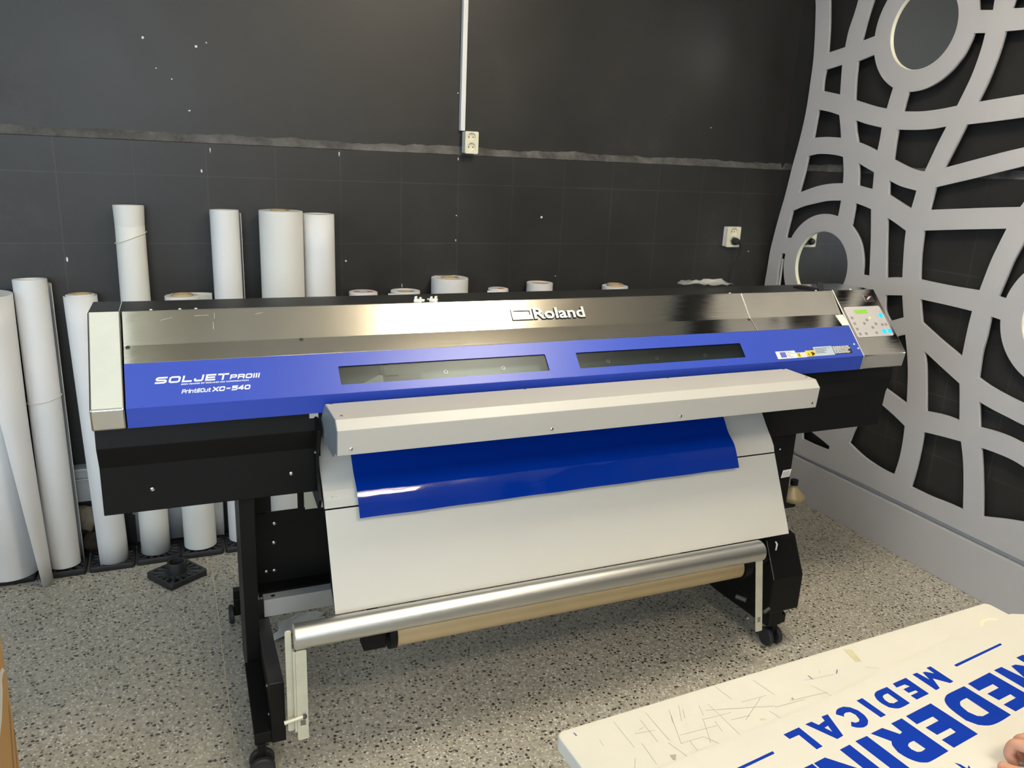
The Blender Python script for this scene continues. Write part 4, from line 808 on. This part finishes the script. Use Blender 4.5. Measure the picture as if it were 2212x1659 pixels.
# right hanger seen edge-on to its front strip
bm = plate_bm([rrect(1.7225, 1.7510, .140, .418, .004, 3), [(1.731, .176), (1.744, .176), (1.744, .197), (1.731, .197)]], .0025, (0, 1.852, 0), (1, 0, 0), (0, 0, 1)); box(bm, 1.7495, 1.752, 1.852, 1.872, .165, .45)
for v in bm.verts: v.co.x += (.43 - v.co.z) * .15
h = obj('roller_hanger', bm, 'zinc', PR, bev=.0006, seg=1)
obj('pivot_pin', cyl(B(), (1.787, 1.846, .214), (1.812, 1.85, .222), .006), 'dark_grey', h, smooth=True)
obj('spring_pin', cyl(B(), (1.752, 1.90, .237), (1.732, 1.93, .240), .008), 'dark_grey', h, smooth=True)
screw(h, (1.770, 1.9, .165), (0, -1, 0), .005)
# take-up motor housing
mh = prism(B(), [(1.895, .163), (1.895, .297), (1.960, .424), (2.10, .437), (2.14, .40), (2.14, .163)], 1.857, 1.990)
o = obj('take_up_motor_box', mh, 'black', PR, bev=.005, seg=2)
pm = Vector((0, 1.895, .297)); dm = Vector((0, .065, .127)).normalized()
obj('direction_mark', plate_bm([[(1.888, .098), (1.894, .098), (1.905, .118), (1.900, .128), (1.894, .128), (1.897, .118)]], .0006, pm, UX, dm), 'lettering', o)
obj('edge_strip', plate_bm([[(1.858, 0), (1.8605, 0), (1.8605, .135), (1.858, .135)]], .001, pm, UX, dm), 'chrome', o)
o = obj('take_up_drive', cyl(cyl(B(), (1.738, 1.952, .348), (1.772, 1.952, .348), .052, .046), (1.772, 1.952, .348), (1.86, 1.952, .348), .018), 'black', PR, smooth=True)
o = obj('take_up_end', cyl(cyl(box(B(), .430, .494, 1.925, 1.978, .318, .372), (.494, 1.952, .348), (.502, 1.952, .348), .012), (.502, 1.952, .348), (.524, 1.952, .348), .047, .047), 'black', PR, smooth=True, bev=.002)
obj('end_support', box(B(), .450, .480, 1.965, 1.978, .372, .50), 'black', PR)
tb = thing('cardboard_tube', 'brown cardboard take-up tube held under the silver roller', 'tube', (1.13, 1.952, .348))
obj('tube_wall', rings(B(), (.5245, 1.952, .348), (2, 1.952, .348), [(0, .038), (0, .0425), (1.211, .0425), (1.2125, .038)], 48, True), 'kraft', tb, smooth=True)

# blue vinyl coming out over the apron
vp = smoothpts([(0, 2.168, .892), (0, 2.1085, .8390), (0, 2.0735, .7950), (0, 2.040, .7675), (0, 2.0245, .7480), (0, 2.0085, .7180), (0, 1.9960, .6925)], k=6)
rows = []
for p in vp:
    rows.append([(.4385 + (1.730 - .4385) * i / 40, p.y + .0012 * math.sin(i * .9) * (1 if p.z < .78 else .2), p.z) for i in range(41)])
bm = grid(B(), rows); grid(bm, [[(x, y + .0004, z - .0003) for x, y, z in r] for r in rows])
ed_ = [[r[0] for r in rows], [r[-1] for r in rows], rows[0], rows[-1]]
for e in ed_: grid(bm, [e, [(x, y + .0004, z - .0003) for x, y, z in e]])
vs = obj('vinyl_sheet', bm, 'vinyl', smooth='all')
tag(vs, 'glossy deep blue vinyl sheet hanging over the pale apron below the bar', 'vinyl sheet')

# white clips and film on the printer
def clip(c, rz, label):
    t = thing('plastic_clip', label, 'clip', c, rz, 'white plastic clips on the printer top')
    def L(bm): 
        for v in bm.verts: v.co = Matrix.Rotation(rz, 3, 'Z') @ v.co + Vector(c)
        return bm
    b0 = box(B(), -.012, .012, -.008, .008, .0, .010); box(b0, -.010, -.004, -.008, .008, .010, .018); box(b0, .004, .010, -.006, .006, .010, .016)
    obj('clip_body', L(b0), 'white', t, bev=.0015)
    b1 = box(B(), .010, .020, -.006, -.002, .004, .008); box(b1, .010, .019, .002, .006, .006, .010)
    obj('clip_prongs', L(b1), 'white', t, bev=.001)
    return t
clip((.679, 2.268, 1.2395), -.5, 'white plastic clip on the printer top, left one of two')
clip((.727, 2.268, 1.2395), 2.6, 'white plastic clip on the printer top, right one of two')
bm = B(); rn = random.Random(5)
pts = [[(1.755 + .0205 * i, 2.41 + .03 * j + rn.uniform(-.006, .006), 1.242 + rn.uniform(0, .012) + (.012 if 0 < i < 9 and j == 1 else 0)) for i in range(11)] for j in range(4)]
grid(bm, pts); tag(solid(obj('plastic_film', bm, 'film', smooth=True), .0008), 'crumpled clear plastic wrap lying on the back edge of the printer', 'plastic wrap')
bm = B(); rn = random.Random(11)
pts = []
for j in range(9):
    row = []
    for i in range(11):
        a = (i - 5) / 5; b_ = (j - 4) / 4; k = max(0, 1 - .55 * (a * a + b_ * b_))
        row.append((.352 + a * .085 * (1 + rn.uniform(-.1, .1)) + b_ * .02, 2.61 + b_ * .055 + a * .01, .002 + k * .035 * rn.uniform(.5, 1.2)))
    pts.append(row)
grid(bm, pts); tag(solid(obj('tissue_wad', bm, plain('crumpled_tissue', (.78, .80, .80), .6), smooth='all'), .001), 'crumpled pale tissue on the floor behind the left end of the silver roller', 'tissue')
# waste bottle at the right rear
bt = thing('waste_bottle', 'yellowed plastic waste bottle hanging at the right rear of the printer', 'bottle', (2.203, 2.215, .418))
c = (2.203, 2.215, .418)
obj('bottle_body', rings(B(), c, (c[0], c[1], 2), [(0, 0), (0, .044), (.004, .047), (.016, .048), (.022, .046), (.048, .022), (.056, .013), (.066, .012), (.066, 0)], 36), 'bottle', bt, smooth=True)
obj('bottle_cap', cyl(B(), (c[0], c[1], c[2] + .064), (c[0], c[1], c[2] + .084), .015), 'black', bt, smooth=True)
obj('bottle_holder', box(B(), 2.118, 2.205, 2.195, 2.235, .395, .4175), 'black', bt)
lb = thing('hanging_label', 'small white printed tag on the right rear column', 'label', (2.11, 2.148, .47))
obj('tag_card', plate_bm([[(2.071, .550), (2.112, .552), (2.118, .582), (2.077, .580)]], .001, (0, 2.1535, 0), (1, 0, 0), (0, 0, 1)), 'label_white', lb)
bm = B()
for i in range(4): join(bm, plate_bm([[(2.078, .556 + .005 * i), (2.109, .557 + .005 * i), (2.109, .5585 + .005 * i), (2.078, .5575 + .005 * i)]], .0003, (0, 2.1522, 0), (1, 0, 0), (0, 0, 1)))
obj('tag_print', bm, 'keygrey', lb)

# ================================================================ work table with banner sheet
ta = math.radians(2.45); TU = Vector((math.cos(ta), math.sin(ta), 0)); TV = Vector((math.sin(ta), -math.cos(ta), 0))
Tc = Vector((.538, .981, 0))
def TP(a, b_, z): return Tc + TU * a + TV * b_ + Vector((0, 0, z))
tbl = thing('work_table', 'white laminate cutting table with scratched top in the foreground', 'table', TP(.55, .36, 0))
Lx, Ly = 1.104, .74
bm = plate_bm([rrect(0, Lx, 0, Ly, .012)], .0, (0, 0, 0), (1, 0, 0), (0, 1, 0)) if False else B()
bm = prism(B(), [tuple((Tc + TU * a + TV * b_).xy) for a, b_ in rrect(0, Lx, 0, Ly, .014)], .722, .75, 'z')
obj('table_top', bm, 'table', tbl, bev=.003)
for a, b_ in ((.13, .12), (Lx - .08, .12), (.13, Ly - .08), (Lx - .08, Ly - .08)):
    p = TP(a, b_, 0); obj('table_leg', cyl(B(), (p.x, p.y, 0), (p.x, p.y, .722), .022), 'alu', tbl, smooth=True)
bm = B()
for q in TB['scratches']:
    a = Vector(q[0]); c = Vector(q[1]); d = (c - a).normalized(); w = Vector((-d.y, d.x)) * .00042
    bm.faces.new([bm.verts.new((v.x, v.y, .7503)) for v in (a + w, c + w, c - w, a - w)])
o = obj('cutting_scratches', bm, 'scratch', tbl); o['kind'] = 'stuff'
def flat(name, loops, z, th, mat, par, bev=0):
    return obj(name, plate_bm(loops, th, (0, 0, z), (1, 0, 0), (0, 1, 0)), mat, par, bev=bev)
for i, q in enumerate(TB['chips']): flat('table_mark', [q], .7501, .0003, ['purple', 'purple', 'purple', 'scratch', 'scratch', 'tape'][i], tbl)
flat('tape_piece', [TB['tape'][0]], .7501, .0004, 'tape', tbl)
# tape ring stain
cc = TP(1.03, .09, 0); flat('ring_stain', [circ(cc.x, cc.y, .045, 40), circ(cc.x, cc.y, .038, 40)], .7501, .0002, plain('glue_stain', (.72, .63, .46), .5), tbl)
# banner sheet
ed = [tuple(p) for p in TB['edge']]
d0 = Vector(ed[0]) - Vector(ed[2]); st = Vector(ed[0]) + d0.normalized() * .28
far = [tuple(st)] + ed + [tuple(Vector(ed[-1]) + Vector((.03, -.012)))]
near = [TP(1.16, Ly - .01, 0).xy, TP(.02, Ly - .01, 0).xy]
bt_ = thing('banner_sheet', 'large white printed sheet with blue lettering lying on the table', 'banner', (1.2, .6, .751))
bs = flat('sheet_base', [far + [tuple(v) for v in near]], .7504, .0022, 'sheet', bt_)
for key, nm in (('medical', 'small_lettering'), ('mederin', 'large_lettering')):
    for L in TB[key]:
        loops = [roundish([tuple(p) for p in q], 28, 4) for q in L]
        flat(nm, loops, .7525, .0004, 'ink', bs)
for L in TB['dash']: flat('printed_line', [[tuple(p) for p in L]], .7525, .0004, 'ink', bs)
for L in TB['star']: flat('printed_stroke', [[tuple(p) for p in L]], .7525, .0004, 'ink', bs)

# ================================================================ carton at the left edge
ct = thing('cardboard_box', 'brown cardboard box at the left edge with torn white tape', 'box', (-.65, 1.6, 0))
bm = box(B(), -.95, -.4015, 1.30, 1.866, 0, .74); cb = obj('carton', bm, 'carton', ct, bev=.003)
obj('carton_flaps', box(box(B(), -.94, -.41, 1.31, 1.575, .74, .744), -.94, -.41, 1.59, 1.855, .74, .744), 'carton', cb)
obj('torn_tape', plate_bm([[(1.62, .56), (1.80, .53), (1.835, .525), (1.862, .497), (1.852, .506), (1.831, .511), (1.815, .506), (1.809, .484), (1.783, .457), (1.764, .44), (1.70, .41), (1.62, .40)]], .0008, (-.4012, 0, 0), (0, 1, 0), (0, 0, 1)), 'white_cold', cb)

for q in ([(1.845, .43), (1.849, .40), (1.822, .32), (1.797, .24), (1.790, .24), (1.814, .33)], [(1.858, .35), (1.861, .33), (1.838, .24), (1.832, .24)]):
    obj('dent_crease', plate_bm([q], .0004, (-.4012, 0, 0), (0, 1, 0), (0, 0, 1)), plain('carton_crease', (.30, .19, .09), .8), cb)

# ================================================================ person's hand at the lower right corner
def skin_obj(name, nodes, edges, mat, parent=None, sub=2):
    me = bpy.data.meshes.new(name); me.from_pydata([n[0] for n in nodes], edges, []); o = bpy.data.objects.new(name, me); link(o)
    sk = o.modifiers.new('skin', 'SKIN'); sk.use_smooth_shade = True
    for i, n in enumerate(nodes):
        me.skin_vertices[0].data[i].radius = (n[1], n[1]); me.skin_vertices[0].data[i].use_root = (i == 0)
    ss = o.modifiers.new('sub', 'SUBSURF'); ss.levels = sub; ss.render_levels = sub
    dg = bpy.context.evaluated_depsgraph_get(); dg.update(); m2 = bpy.data.meshes.new_from_object(o.evaluated_get(dg)); bpy.data.objects.remove(o)
    bm = bmesh.new(); bm.from_mesh(m2); bpy.data.meshes.remove(m2); return bm
HO = Vector((1.192, .662, .7526))      # knuckle of the bent index finger, at the frame edge
hd = Vector((.10, -.99, 0)).normalized(); hs = Vector((-hd.y, hd.x, 0))   # hd: towards the wrist
def H(a, s, z): return tuple(HO + hd * a + hs * s + Vector((0, 0, z)))
nodes = []; edges = []
def chain(pts, start=None):
    base = len(nodes); prev = start
    for i, (p, r) in enumerate(pts):
        nodes.append((p, r)); 
        if prev is not None: edges.append((prev, len(nodes) - 1))
        prev = len(nodes) - 1
    return prev
chain([(H(.115, .035, .052), .026), (H(.175, .035, .060), .022), (H(.27, .035, .085), .028), (H(.37, .035, .115), .034)])   # wrist, forearm
for k, (s, L, r) in enumerate(((.000, 1.0, .0095), (.021, 1.06, .0098), (.042, 1.0, .0092), (.061, .85, .0080))):
    a = len(nodes); nodes.append((H(.075, s + .004, .056), .016)); edges.append((0, a))
    chain([(H(.040 - .002 * k, s, .056), .0125), (H(.008 + (1 - L) * .03, s - .002, .046), r + .0005), (H(.004 + (1 - L) * .03, s - .002, .022), r), (H(.020 + (1 - L) * .03, s, .0095), r - .0012)], a)
a = len(nodes); nodes.append((H(.085, -.012, .042), .017)); edges.append((0, a))
chain([(H(.055, -.030, .030), .0130), (H(.028, -.032, .018), .0105), (H(.006, -.026, .0115), .0095)], a)
pt = thing('person', "person's bent hand with curled fingers resting on the blue-lettered sheet", 'person', HO)
obj('hand', skin_obj('hand', nodes, edges, 'skin'), 'skin', pt, smooth='all')
obj('sleeve', rings(B(), H(.27, .035, .085), H(.37, .035, .115), [(0, .031), (0, .036), (.05, .041), (.22, .048), (.22, .03)], 28), plain('dark_sleeve', (.03, .03, .035), .8), pt, smooth=True)
